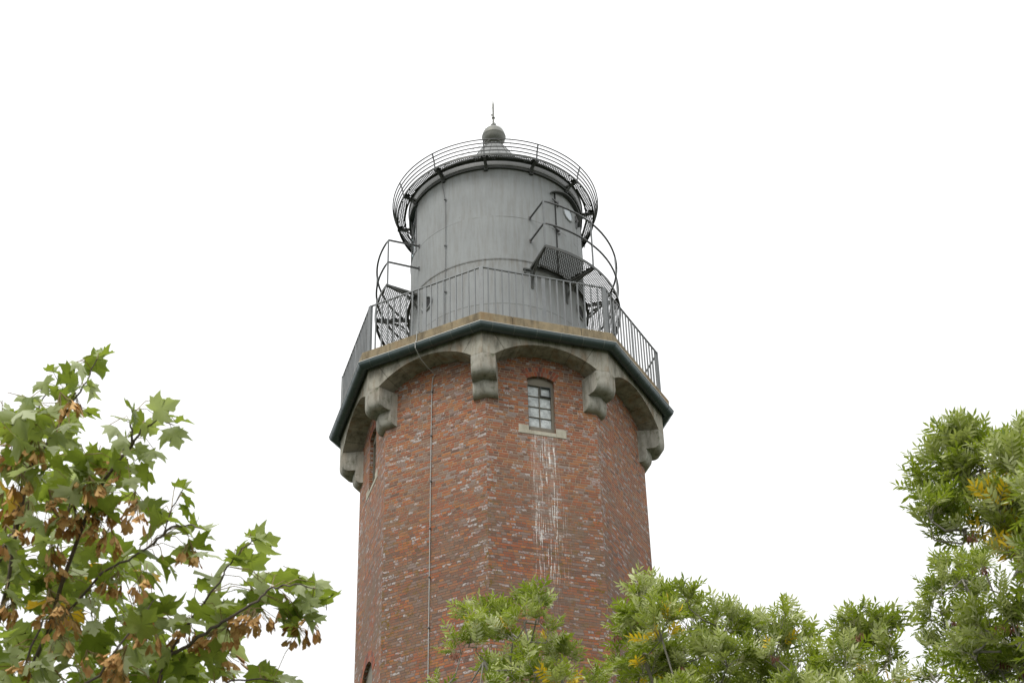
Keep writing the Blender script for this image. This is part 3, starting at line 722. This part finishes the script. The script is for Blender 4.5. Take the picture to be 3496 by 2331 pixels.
class LeafMesh:     # fast accumulation of transformed templates
    def __init__(s): s.V = []; s.F = []; s.U = []; s.n = 0
    def add(s, tv, tf, mat, loc, ux, uy):
        P = tv@np.array(mat).T+np.array(loc); s.V.append(P); s.F.append(tf+s.n); s.n += len(tv)
        s.U.append(np.tile([[ux, uy]], (tf.size, 1)))
    def build(s, name, mat, parent, smooth=True):
        V = np.concatenate(s.V); F = np.concatenate(s.F); k = F.shape[1]
        V = V-np.array(parent.location)
        me = bpy.data.meshes.new(name); me.vertices.add(len(V)); me.vertices.foreach_set('co', V.astype(np.float32).ravel())
        me.loops.add(F.size); me.loops.foreach_set('vertex_index', F.ravel().astype(np.int32))
        me.polygons.add(len(F)); me.polygons.foreach_set('loop_start', np.arange(0, F.size, k, dtype=np.int32))
        ul = me.uv_layers.new(name='UVMap'); ul.data.foreach_set('uv', np.concatenate(s.U).astype(np.float32).ravel())
        me.polygons.foreach_set('use_smooth', [smooth]*len(F)); me.materials.append(mat); me.update(); me.validate()
        o = bpy.data.objects.new(name, me); col.objects.link(o); o.parent = parent; return o

def frame(xd, nrm):   # columns x (along), y, z(normal)
    x = Vector(xd).normalized(); z = Vector(nrm); z = (z-x*z.dot(x))
    if z.length < 1e-4: z = x.orthogonal()
    z.normalize(); y = z.cross(x); return np.array([[x.x, y.x, z.x], [x.y, y.y, z.y], [x.z, y.z, z.z]])

def maple_templates():
    T = []
    half = [(0, 0), (-.10, .13), (-.17, .36), (.03, .33), (.10, .46), (.15, .62), (.26, .50), (.38, .57), (.60, .66), (.52, .48), (.50, .30), (.56, .20), (.66, .30), (.76, .27), (.80, .16), (1.02, 0)]
    outl = half+[(x, -y) for x, y in half[1:-1]][::-1]
    for fold, droop, curl in ((.35, .35, .3), (.9, .6, .6), (-.3, .5, .6), (1.5, 1.0, .2), (.6, .1, -.8), (.2, 1.1, .7)):
        v = [(.30, 0, .03)]
        def z_(x, y): return abs(y)*fold*.6-droop*max(x, 0)**2*.6-curl*y*y*.8+.03*math.sin(9*x+3*y)
        mid = [(.3+(x-.3)*.55, y*.55) for x, y in outl]
        v += [(x, y, z_(x, y)) for x, y in mid]+[(x, y, z_(x, y)) for x, y in outl]
        n = len(outl); f = []
        for i in range(n):
            j = (i+1) % n; f.append((0, 1+i, 1+j)); f.append((1+i, 1+n+i, 1+n+j)); f.append((1+i, 1+n+j, 1+j))
        T.append((np.array(v), np.array(f)))
    return T
MT = maple_templates()

# zoomed tracing of the maple: coordinates in a 1567-px crop of the lower-left corner
mz = lambda x, y: (x*.5066, 773.7+y*.5066)
LV = [(480, 80), (410, 130), (440, 110), (370, 130), (300, 180), (200, 220), (240, 160), (330, 210), (150, 270), (130, 300), (390, 220), (410, 240), (290, 290), (250, 250), (420, 340), (390, 330), (300, 390), (200, 330), (360, 370), (180, 380), (90, 380), (50, 390), (310, 480), (340, 500), (250, 450), (370, 570), (440, 540), (470, 590), (200, 520), (220, 590), (100, 500), (150, 470), (30, 430), (20, 560),
      (600, 340), (560, 370), (540, 420), (710, 290), (740, 320), (830, 380), (790, 440), (640, 400), (680, 410), (690, 520), (660, 560), (570, 490), (600, 600), (670, 620), (600, 660), (830, 690), (850, 740), (855, 780), (760, 790), (740, 830), (680, 760), (700, 790), (820, 850), (910, 870), (780, 880), (900, 960), (850, 980), (700, 900), (740, 1040), (700, 1080), (680, 970),
      (1160, 920), (1190, 935), (1090, 950), (1090, 1010), (1130, 1010), (970, 1090), (930, 1130), (1010, 1170), (1130, 1150), (1180, 1160), (1230, 1110), (1290, 1110), (1400, 1090), (1340, 1090), (1450, 1170), (1400, 1200), (1300, 1230), (1390, 1280), (1350, 1310), (1300, 1290), (1000, 1230), (920, 1240), (1050, 1260), (870, 1290), (920, 1360), (1060, 1390), (970, 1430), (820, 1300), (1010, 1520), (1060, 1500), (1180, 1540), (1220, 1535), (1290, 1565), (680, 1200), (760, 1220), (640, 1270), (720, 1300), (880, 1540), (800, 1480), (850, 1500), (620, 1420), (700, 1440), (560, 640), (520, 560), (620, 520)]
DENSE = [((0, 330), (330, 560), 40), ((0, 560), (420, 900), 80), ((0, 900), (560, 1240), 105), ((0, 1240), (620, 1567), 95), ((400, 620), (580, 960), 26), ((560, 1000), (700, 1420), 28), ((600, 1400), (940, 1567), 26), ((430, 500), (560, 640), 8), ((0, 1500), (900, 1640), 40)]
HOLES = [(240, 560, 26), (170, 720, 26), (560, 870, 60), (110, 900, 30), (280, 940, 24), (450, 890, 50), (580, 1150, 40), (230, 1060, 20), (100, 1270, 55), (370, 1330, 34), (300, 1520, 50), (630, 1000, 30), (20, 620, 22), (20, 1380, 26), (240, 1440, 26), (500, 1290, 26), (600, 880, 40)]
SD = [(280, 290), (340, 290), (110, 440), (160, 490), (30, 550), (100, 740), (410, 670), (460, 790), (390, 790), (620, 800), (500, 900), (290, 830), (30, 890), (240, 960), (230, 1040), (640, 1110), (530, 1100), (860, 960), (690, 1340), (660, 1300), (1180, 1260), (1120, 1270), (1290, 1200), (1350, 1340), (1400, 1300), (1010, 1450), (1030, 1340), (540, 1520), (560, 1480), (40, 1210), (400, 1450), (850, 1310), (970, 1360), (1150, 1270), (540, 600), (230, 1180), (260, 1240), (440, 850), (60, 1230), (640, 1320), (110, 430), (330, 800), (500, 1480), (120, 780)]
BR = [[(60, 1700, 9.4), (200, 1370, 9.2), (375, 850, 9.0), (470, 650, 8.9), (600, 490, 8.8), (640, 420, 8.8), (720, 370, 8.7), (790, 400, 8.6)],
      [(600, 490, 8.8), (595, 400, 8.8), (600, 350, 8.8)],
      [(-60, 1500, 9.3), (40, 1100, 9.2), (130, 600, 9.1), (230, 460, 9.1), (330, 300, 9.0), (395, 200, 9.0), (440, 100, 9.0)],
      [(60, 900, 9.3), (110, 600, 9.3), (150, 380, 9.3), (200, 270, 9.3), (290, 190, 9.2)],
      [(200, 1370, 9.2), (460, 1070, 8.9), (580, 1010, 8.8), (690, 940, 8.7), (740, 900, 8.6), (780, 770, 8.6), (830, 690, 8.5)],
      [(690, 940, 8.7), (780, 860, 8.6), (860, 850, 8.5), (920, 870, 8.4)],
      [(640, 1760, 9.0), (770, 1440, 8.8), (850, 1400, 8.7), (960, 1320, 8.5), (1060, 1260, 8.4), (1170, 1190, 8.3), (1230, 1140, 8.3), (1340, 1120, 8.2), (1430, 1140, 8.2)],
      [(770, 1440, 8.8), (860, 1290, 8.7), (920, 1210, 8.6), (1000, 1110, 8.5), (1030, 1040, 8.5), (1100, 960, 8.4), (1160, 920, 8.4)],
      [(200, 1700, 8.8), (450, 1530, 8.7), (540, 1400, 8.6), (660, 1250, 8.6), (700, 1190, 8.6)],
      [(640, 1760, 9.0), (900, 1640, 8.7), (1050, 1560, 8.6), (1180, 1550, 8.6), (1290, 1570, 8.5)],
      [(60, 1700, 9.4), (120, 1480, 9.4), (230, 1180, 9.5), (260, 960, 9.5), (330, 700, 9.4), (400, 560, 9.4)]]
mbase = at(*mz(60, 1700), 9.4); trunk_xy = Vector((mbase.x-2.6, mbase.y+1.6, 0))
maple = empty('maple_tree', trunk_xy)
tag(maple, 'broad-leaved maple at the lower left, close by, its leaves mixed with brown winged seeds', 'tree')
tk = MB(); nodes = []
O = maple.location
def local(p): return tuple(Vector(p)-O)
for bi, b in enumerate(BR):
    P = [at(*mz(x, y), dd) for x, y, dd in b]; Q = []
    for i in range(len(P)-1):
        for s_ in range(4):
            f = s_/4; Q.append(P[i].lerp(P[i+1], f)+Vector(rng.normal(0, .003, 3)))
    Q.append(P[-1]); nodes += Q[2:]
    start = {0: .013, 2: .011, 6: .011}.get(bi, .007)
    tk.tube([local(p) for p in Q], start, 7, r2=.0024)
tr_top = Vector((trunk_xy.x+.1, trunk_xy.y, 3.2))
tk.tube([local(Vector((trunk_xy.x, trunk_xy.y, -.1))), local(Vector((trunk_xy.x, trunk_xy.y, 1.5))), local(tr_top)], .20, 12, r2=.13)
for (x, y, dd) in ((60, 1700, 9.4), (-60, 1500, 9.3), (640, 1760, 9.0), (200, 1700, 8.8), (60, 900, 9.3)):
    e = at(*mz(x, y), dd); m_ = tr_top.lerp(e, .5)+Vector((0, 0, .15)); tk.tube([local(tr_top-Vector((0, 0, .3))), local(m_), local(e)], .09, 8, r2=.022)
NP = np.array([tuple(p) for p in nodes])
lm = LeafMesh(); pet = MB()
def near(p):
    dd = np.linalg.norm(NP-np.array(tuple(p)), axis=1); return Vector(NP[int(dd.argmin())]), float(dd.min())
spots = [(x, y, 1) for x, y in LV+[(1440, 1130), (1380, 1120), (1480, 1185), (1370, 1140), (1250, 1150), (1160, 1200), (1100, 1230), (1330, 1250), (1420, 1250)]]
spots += [(x+rng.normal(0, 20), y+rng.normal(0, 18), 1) for x, y in LV if x > 520 and rng.random() < .3]
for (a, b, n) in DENSE:
    for _ in range(n):
        x = rng.uniform(a[0], b[0]); y = rng.uniform(a[1], b[1])
        if any((x-hx)**2+(y-hy)**2 < (hr_+14)**2 for hx, hy, hr_ in HOLES): continue
        spots.append((x, y, 0))
# more of the crown outside the picture, so it stands as a tree
for _ in range(420):
    x = rng.uniform(-900, 500); y = rng.uniform(700, 2300)
    if 0 < x and y < 1640: continue
    spots.append((x, y, 2))
mright = Vector(rt); mdown = -Vector(up)
for (x, y, kd) in spots:
    cx, cy = mz(x, y)
    if kd == 2: dist = rng.uniform(8.0, 11.5); ctr = at(cx, cy, dist); nd = ctr+Vector(rng.normal(0, .08, 3)); dn = .1
    else:
        q = at(cx, cy, 9); nd, _ = near(q); dist = (nd-EYE).length+rng.uniform(-.25, .25) if kd == 1 else rng.uniform(8.7, 10.6); ctr = at(cx, cy, dist)
    size = rng.uniform(.08, .145) if kd == 1 else rng.uniform(.085, .155)
    if y < 700 and kd == 1 and (x > 500 or y < 300): size *= .9
    toward = (ctr-nd); 
    dirv = Vector((rng.normal(.35, .5), rng.normal(0, .5), rng.normal(-.25, .5)))
    if toward.length > .02: dirv += toward.normalized()*.5
    dirv.normalize(); nrm = Vector((rng.normal(0, .45), rng.normal(-.25, .5), 1.0 if rng.random() > .12 else -.6))
    m3 = frame(dirv, nrm)*size; tv, tf = MT[rng.integers(len(MT))]
    base = ctr-dirv*size*.4
    lm.add(tv, tf, m3, tuple(base), rng.random(), rng.uniform(0, .3) if rng.random() > .008 else .8)
    if kd < 2:
        nb, dn = near(base)
        if dn < .28:
            mid_ = base.lerp(nb, .5)+Vector((0, 0, .03)); pet.tube([local(base), local(mid_), local(nb)], .0022, 4)
        else:
            e = base-dirv*.09+Vector((0, 0, .03)); pet.tube([local(base), local(e)], .0022, 4)
tk.build('trunk', M['bark'], maple, smooth=True, zo=0)
lm.build('crown', M['maple'], maple)
pet.build('leaf_stalks', M['petiole'], maple, zo=0)['kind'] = 'stuff'
# hanging bunches of winged seeds: three shapes, copied
def seed_bunch():
    s = MB()
    for i in range(15):
        a = rng.uniform(0, 2*math.pi); l0 = rng.uniform(.015, .05); tip = Vector((C_(a)*.03, S_(a)*.03, -l0)); s.tube([(0, 0, .02), tuple(tip*.6), tuple(tip)], .0013, 3, m=1)
        for sg in (-1, 1):
            b = a+sg*.5+rng.normal(0, .3); dn = Vector((C_(b)*.45, S_(b)*.45, -1)).normalized(); sd = dn.cross(Vector((0, 0, 1))).normalized()
            L = rng.uniform(.032, .046); wd = .0075; q = Vector((rng.normal(0, .2), rng.normal(0, .2), 0))
            pts = [tip, tip+dn*L*.3+sd*wd*.6, tip+dn*L*.75+sd*wd*1.3+q*.01, tip+dn*L+q*.01, tip+dn*L*.75-sd*wd*.7, tip+dn*L*.3-sd*wd*.6]
            s.quad([tuple(p) for p in pts])
    return s
protos = []
SD += [(rng.uniform(0, 620), rng.uniform(480, 1560)) for _ in range(18)]
for (i, (x, y)) in enumerate(SD):
    q = at(*mz(x, y-12), 9); nd, dn = near(q); p = at(*mz(x, y-18), (nd-EYE).length+(.02 if i % 3 else -.2) if dn < .5 else 8.6)
    if len(protos) < 3:
        o = seed_bunch().build('seed_bunch', [M['key'], M['petiole']], maple, zo=0, recalc=False); protos.append(o)
    else:
        o = protos[i % 3].copy(); col.objects.link(o); o.parent = maple
    o.location = local(p); o.rotation_euler = (rng.normal(.1, .25), rng.normal(-.25, .25), rng.uniform(0, 6)); o.scale = [rng.uniform(1.15, 1.6)]*3

# ash: compound leaf templates (leaflets with a fold, along a curved rachis)
def ash_templates():
    T = []
    for bend, wind in ((.5, .3), (.9, .0), (.25, .6), (.7, -.5), (1.2, .3), (.05, .2)):
        V = []; Fq = []; rz_ = []
        def rp(s): return np.array([s, .10*wind*s*s, -.32*bend*s*s])
        npair = 5
        sets = [(.28+.62*i/(npair-1), sg) for i in range(npair) for sg in (-1, 1)]+[(1.0, 0)]
        for s, sg in sets:
            o = rp(s); l = .43*(1-.25*abs(s-.6)) ; an = sg*R_(rng.uniform(42, 62))-wind*.35; 
            tw = rng.uniform(-.6, .6)+sg*.5
            dx = np.array([C_(an), S_(an), -.25*rng.uniform(-.6, 1.8)]); dx /= np.linalg.norm(dx)
            sy = np.array([-S_(an), C_(an), 0]); sz = np.cross(dx, sy); sy = sy*C_(tw)+sz*S_(tw); sz = np.cross(dx, sy)
            wd = .054; b = len(V); cu = rng.uniform(-.12, .2)
            for q, wq in ((0, .12), (.25, .85), (.55, 1), (.8, .55), (1.0, .02)):
                cpt = o+dx*l*q-sz*l*cu*q*q; f = .45*wd*wq
                V += [cpt+sy*wd*wq+sz*f, cpt, cpt-sy*wd*wq+sz*f]
            for q in range(4):
                Fq += [(b+q*3, b+q*3+3, b+q*3+4, b+q*3+1), (b+q*3+1, b+q*3+4, b+q*3+5, b+q*3+2)]
        RV = []; RF = []; ss = np.linspace(0, 1, 6)
        for i, s in enumerate(ss):
            p = rp(s); t = .016*(1-.6*s)
            RV += [p+[0, t, 0], p+[0, -t*.5, t*.8], p+[0, -t*.5, -t*.8]]
        for i in range(5):
            for q in range(3): RF.append((i*3+q, i*3+3+q, i*3+3+(q+1) % 3, i*3+(q+1) % 3))
        T.append((np.array(V), np.array(Fq), np.array(RV), np.array(RF)))
    return T
AT = ash_templates()

def ash_tree(label, domes, base_xy, joins, dmin, dmax, trunk_r=.14, L=(.16, .24), dens=1.0, fill=None, keys=6):
    """domes: (x, y, rx, ry, yellow share, density) in picture units; each is a real ellipsoid of leafy shoots round its own twig"""
    jm = [at(*j) for j in joins]; base_xy = (sum(j.x for j in jm)/len(jm)+base_xy[0], sum(j.y for j in jm)/len(jm)+base_xy[1])   # under the middle of its limbs
    t = empty('ash_tree', (base_xy[0], base_xy[1], 0)); tag(t, label, 'tree', 'ash trees round the foot of the lighthouse')
    O2 = t.location; lv = LeafMesh(); rc = LeafMesh(); wd = MB(); H = []
    for d in domes:
        x, y, rx, ry = d[:4]; yl = d[4] if len(d) > 4 else 0; dn = d[5] if len(d) > 5 else 1
        dist = rng.uniform(dmin, dmax); k = dist/4223.9
        H.append((at(x, y, dist), rx*k, ry*k, yl, dn))
    if fill:
        n, x0, x1, y0, y1 = fill
        for _ in range(n):
            dist = rng.uniform(dmin-1, dmax); H.append((at(rng.uniform(x0, x1), rng.uniform(y0, y1), dist), .28, .24, 0, 1))
    J = [at(*j) for j in joins]; fork = Vector((base_xy[0], base_xy[1], max(min(j.z for j in J)-1.6, 1.5)))
    wd.tube([tuple(Vector((base_xy[0], base_xy[1], -.1))-O2), tuple(Vector((base_xy[0]+.03, base_xy[1], fork.z*.5))-O2), tuple(fork-O2)], trunk_r, 10, r2=trunk_r*.6)
    for j in J:
        m1 = fork.lerp(j, .5)+Vector(rng.normal(0, .08, 3)); m1.z -= .1
        wd.tube([tuple(fork-O2), tuple(m1-O2), tuple(j-O2)], trunk_r*.24, 8, r2=.012)
    JN = np.array([tuple(j) for j in J]); HN = np.array([tuple(h[0]) for h in H])
    upv = Vector((0, 0, 1))
    for hi, (h, rx, ry, yl, dn) in enumerate(H):
        dd = np.linalg.norm(JN-HN[hi], axis=1); j = Vector(JN[int(dd.argmin())])
        dh = np.linalg.norm(HN-HN[hi], axis=1); dj = np.linalg.norm(JN[:, None]-HN[None], axis=2).min(0)
        ok = (dj < dj[hi]-.05) & (dh > .01)
        if ok.any():
            q = int(np.where(ok, dh, 1e9).argmin())
            if dh[q] < dd.min(): j = Vector(HN[q])
        low = h-upv*ry*.55
        m1 = j.lerp(low, .55)+Vector((rng.normal(0, .05), rng.normal(0, .05), -.08)); wd.tube([tuple(j-O2), tuple(m1-O2), tuple(low-O2)], .009, 5, r2=.005)
        # shoots inside the dome, each ending in a rosette of leaves
        rv = (rx*rx*ry)**(1/3); ns = max(2, int(round(rx*ry*215*dn*dens)))
        for si in range(ns):
            while True:
                g = Vector(rng.uniform(-1, 1, 3))
                if .15 < g.length < 1: break
            g = g*(.54/max(g.length, .54)) if g.length > .54 else g
            sp = h+Vector((g.x*rx, g.y*rx, g.z*ry)); out_ = (sp-(h-upv*ry*.7)).normalized()
            wd.tube([tuple(low-O2), tuple(low.lerp(sp, .5)+Vector((0, 0, .02))-O2), tuple(sp-O2)], .0035, 4, r2=.002)
            side = out_.cross(Vector(rng.normal(0, 1, 3))).normalized(); side2 = out_.cross(side)
            nl = int(rng.integers(6, 9)); flip = rng.random() < .5; shade = rng.random()
            for i in range(nl):
                a = 2*math.pi*(i+rng.uniform(-.25, .25))/nl; spread = rng.uniform(.35, 1.15)
                dv = out_+(side*C_(a)+side2*S_(a))*spread+Vector((.22, 0, .05)); dv.normalize()
                nrm = out_*.7+upv*.5+Vector(rng.normal(0, .28, 3))
                if flip or rng.random() < .2: nrm = -nrm
                s_ = rng.uniform(*L)*(.85 if spread < .6 else 1)
                m3 = frame(dv, nrm)*s_; tv, tf, rv_, rff = AT[rng.integers(len(AT))]
                yv = .95 if rng.random() < yl else rng.uniform(0, .3)
                st_ = sp+Vector(rng.normal(0, .008, 3))
                lv.add(tv, tf, m3, tuple(st_), min(1, max(0, shade+rng.normal(0, .2))), yv); rc.add(rv_, rff, m3, tuple(st_), 0, 0)
    wd.build('trunk', M['ashbark'], t, smooth=True, zo=0); lv.build('crown', M['ash'], t); rc.build('leaf_stalks', M['rachis'], t)['kind'] = 'stuff'
    for i in range(keys):
        h = H[int(rng.integers(0, max(1, len(domes))))]; kk = MB()
        c_ = h[0]+Vector((rng.normal(0, h[1]*.3), -h[1]*.6, rng.normal(-.05, h[2]*.3)))
        for q in range(20):
            p = c_+Vector((rng.normal(0, .02), rng.normal(0, .02), -rng.random()*.04)); dn_ = Vector((rng.normal(0, .3), rng.normal(0, .3), -1)).normalized(); sd_ = Vector((dn_.z, 0, -dn_.x)).normalized()*.005
            kk.quad([tuple(p+sd_*.3-O2), tuple(p+dn_*.03+sd_-O2), tuple(p+dn_*.05-O2), tuple(p+dn_*.03-sd_-O2)])
        kk.build('seed_bunch', M['akey'], t, zo=0, recalc=False)
    return t

D1 = [(1133, 1385, 30, 23), (1110, 1410, 46, 30), (1216, 1374, 32, 28), (1226, 1404, 28, 26), (1195, 1418, 34, 27, .1), (1078, 1422, 32, 27), (1122, 1440, 42, 30, .18), (1051, 1482, 34, 21), (1085, 1475, 30, 23), (1170, 1446, 42, 27, .1), (1246, 1454, 28, 24, .25), (1193, 1488, 39, 30), (1273, 1509, 44, 36), (1222, 1527, 41, 32), (1168, 1527, 34, 30), (1117, 1527, 38, 25), (1090, 1555, 28, 20), (1149, 1556, 40, 28), (1204, 1560, 44, 30), (1275, 1556, 36, 28, .3), (1078, 1399, 18, 14), (1012, 1570, 20, 10), (1353, 1560, 38, 26), (1235, 1375, 22, 20)]
ash_tree('small ash tree with a few yellow leaves in front of the brick tower face', [(a[0]+8, a[1]+10)+tuple(a[2:]) for a in D1], (.1, .2), [(1180, 1590, 16.2), (1110, 1520, 16.0), (1260, 1600, 16.4), (1290, 1520, 16.6), (1350, 1620, 16.5)], 15.8, 17.2, dens=1.1, fill=(45, 1020, 1380, 1610, 2200), keys=5, L=(.13, .19))
D2 = [(1479, 1354, 36, 28), (1522, 1376, 44, 38), (1445, 1440, 56, 52), (1510, 1436, 60, 50, .12), (1577, 1368, 24, 34), (1580, 1425, 36, 46), (1470, 1400, 40, 40), (1417, 1532, 46, 44), (1490, 1512, 66, 52, .06), (1568, 1512, 62, 56), (1653, 1430, 48, 42), (1664, 1494, 62, 52), (1692, 1408, 24, 24), (1735, 1456, 42, 38), (1787, 1416, 34, 34), (1824, 1456, 38, 38), (1770, 1494, 56, 46, .04), (1832, 1516, 46, 44), (1737, 1550, 62, 42), (1647, 1555, 62, 40), (1560, 1560, 60, 36), (1460, 1562, 60, 30), (1885, 1550, 38, 28), (1612, 1470, 30, 40)]
ash_tree('wide ash tree beside the right edge of the brick tower, crown made of several domes', [(a[0]+4, a[1]+11)+tuple(a[2:]) for a in D2], (.1, .3), [(1473, 1500, 16.4), (1560, 1490, 16.8), (1500, 1600, 16.4), (1650, 1560, 16.6), (1735, 1510, 17.0), (1790, 1560, 17.0), (1850, 1560, 16.8)], 15.6, 17.8, dens=1.15, fill=(75, 1400, 1880, 1615, 2200), keys=12, trunk_r=.18, L=(.14, .21))
D3 = [(1983, 1446, 74, 48), (2018, 1434, 42, 40), (1950, 1462, 48, 42), (1935, 1506, 44, 30), (2042, 1490, 36, 28), (1927, 1550, 52, 28, .1), (2017, 1556, 50, 24, .15), (1990, 1500, 50, 34)]
ash_tree('single low dome of ash foliage between the wide ash and the yellow-tinged ash', [(a[0]+4, a[1]+10)+tuple(a[2:]) for a in D3], (.1, .2), [(2000, 1550, 16), (1950, 1580, 16), (2060, 1600, 16)], 15.4, 16.6, dens=1.0, fill=(30, 1900, 2100, 1610, 2150), trunk_r=.10, keys=4, L=(.15, .21))
D4 = [(2185, 1319, 44, 44), (2154, 1347, 30, 30), (2154, 1386, 34, 34), (2219, 1293, 36, 30), (2213, 1358, 42, 42), (2272, 1362, 28, 34, 0, .5), (2143, 1414, 24, 20, 0, .8), (2202, 1424, 46, 32), (2165, 1476, 40, 30), (2128, 1487, 24, 24, 0, .7), (2132, 1540, 30, 28), (2176, 1532, 40, 36), (2250, 1290, 34, 30), (2225, 1470, 44, 34), (2330, 1345, 30, 24, 0, .5)]
ash_tree('dark green ash tree at the lower right, behind the larger-leaved ash', [(a[0]+6, a[1]+6)+tuple(a[2:]) for a in D4], (.6, .4), [(2210, 1330, 17), (2170, 1480, 17), (2250, 1420, 17.5), (2330, 1440, 17.5)], 16.4, 18, dens=1.0, fill=(40, 2130, 2500, 1610, 2150), keys=5, L=(.14, .20))
D5 = [(2202, 1012, 52, 44), (2165, 1050, 42, 42), (2133, 1112, 40, 34), (2130, 1166, 38, 42), (2219, 1084, 60, 52), (2187, 1164, 56, 50), (2275, 1050, 60, 50), (2344, 1000, 28, 38), (2331, 1072, 46, 50), (2140, 1222, 24, 20, 0, .6), (2213, 1208, 34, 24), (2298, 1166, 66, 56, .12), (2280, 1126, 20, 14, .95, 2), (2275, 1224, 50, 40, .2), (2337, 1252, 40, 52, .55), (2340, 1185, 40, 40, .2), (2335, 1290, 34, 24, .8), (2385, 1130, 46, 56), (2410, 1050, 40, 36),
      (2272, 1432, 58, 42), (2333, 1452, 50, 54), (2234, 1488, 48, 34), (2288, 1520, 64, 40), (2234, 1544, 46, 28), (2344, 1532, 48, 44), (2310, 1400, 40, 30)]
ash_tree('large-leaved ash at the right edge with yellow leaflets among the green', [(a[0]+4, a[1]+8)+tuple(a[2:]) for a in D5], (.7, .1), [(2270, 1120, 12.3), (2340, 1150, 12.3), (2400, 1080, 12.2), (2340, 1300, 12.3), (2290, 1480, 12.3), (2400, 1500, 12.2)], 11.1, 12.1, dens=2.1, fill=(110, 2430, 2950, 1120, 2200), keys=8, trunk_r=.14, L=(.12, .175))
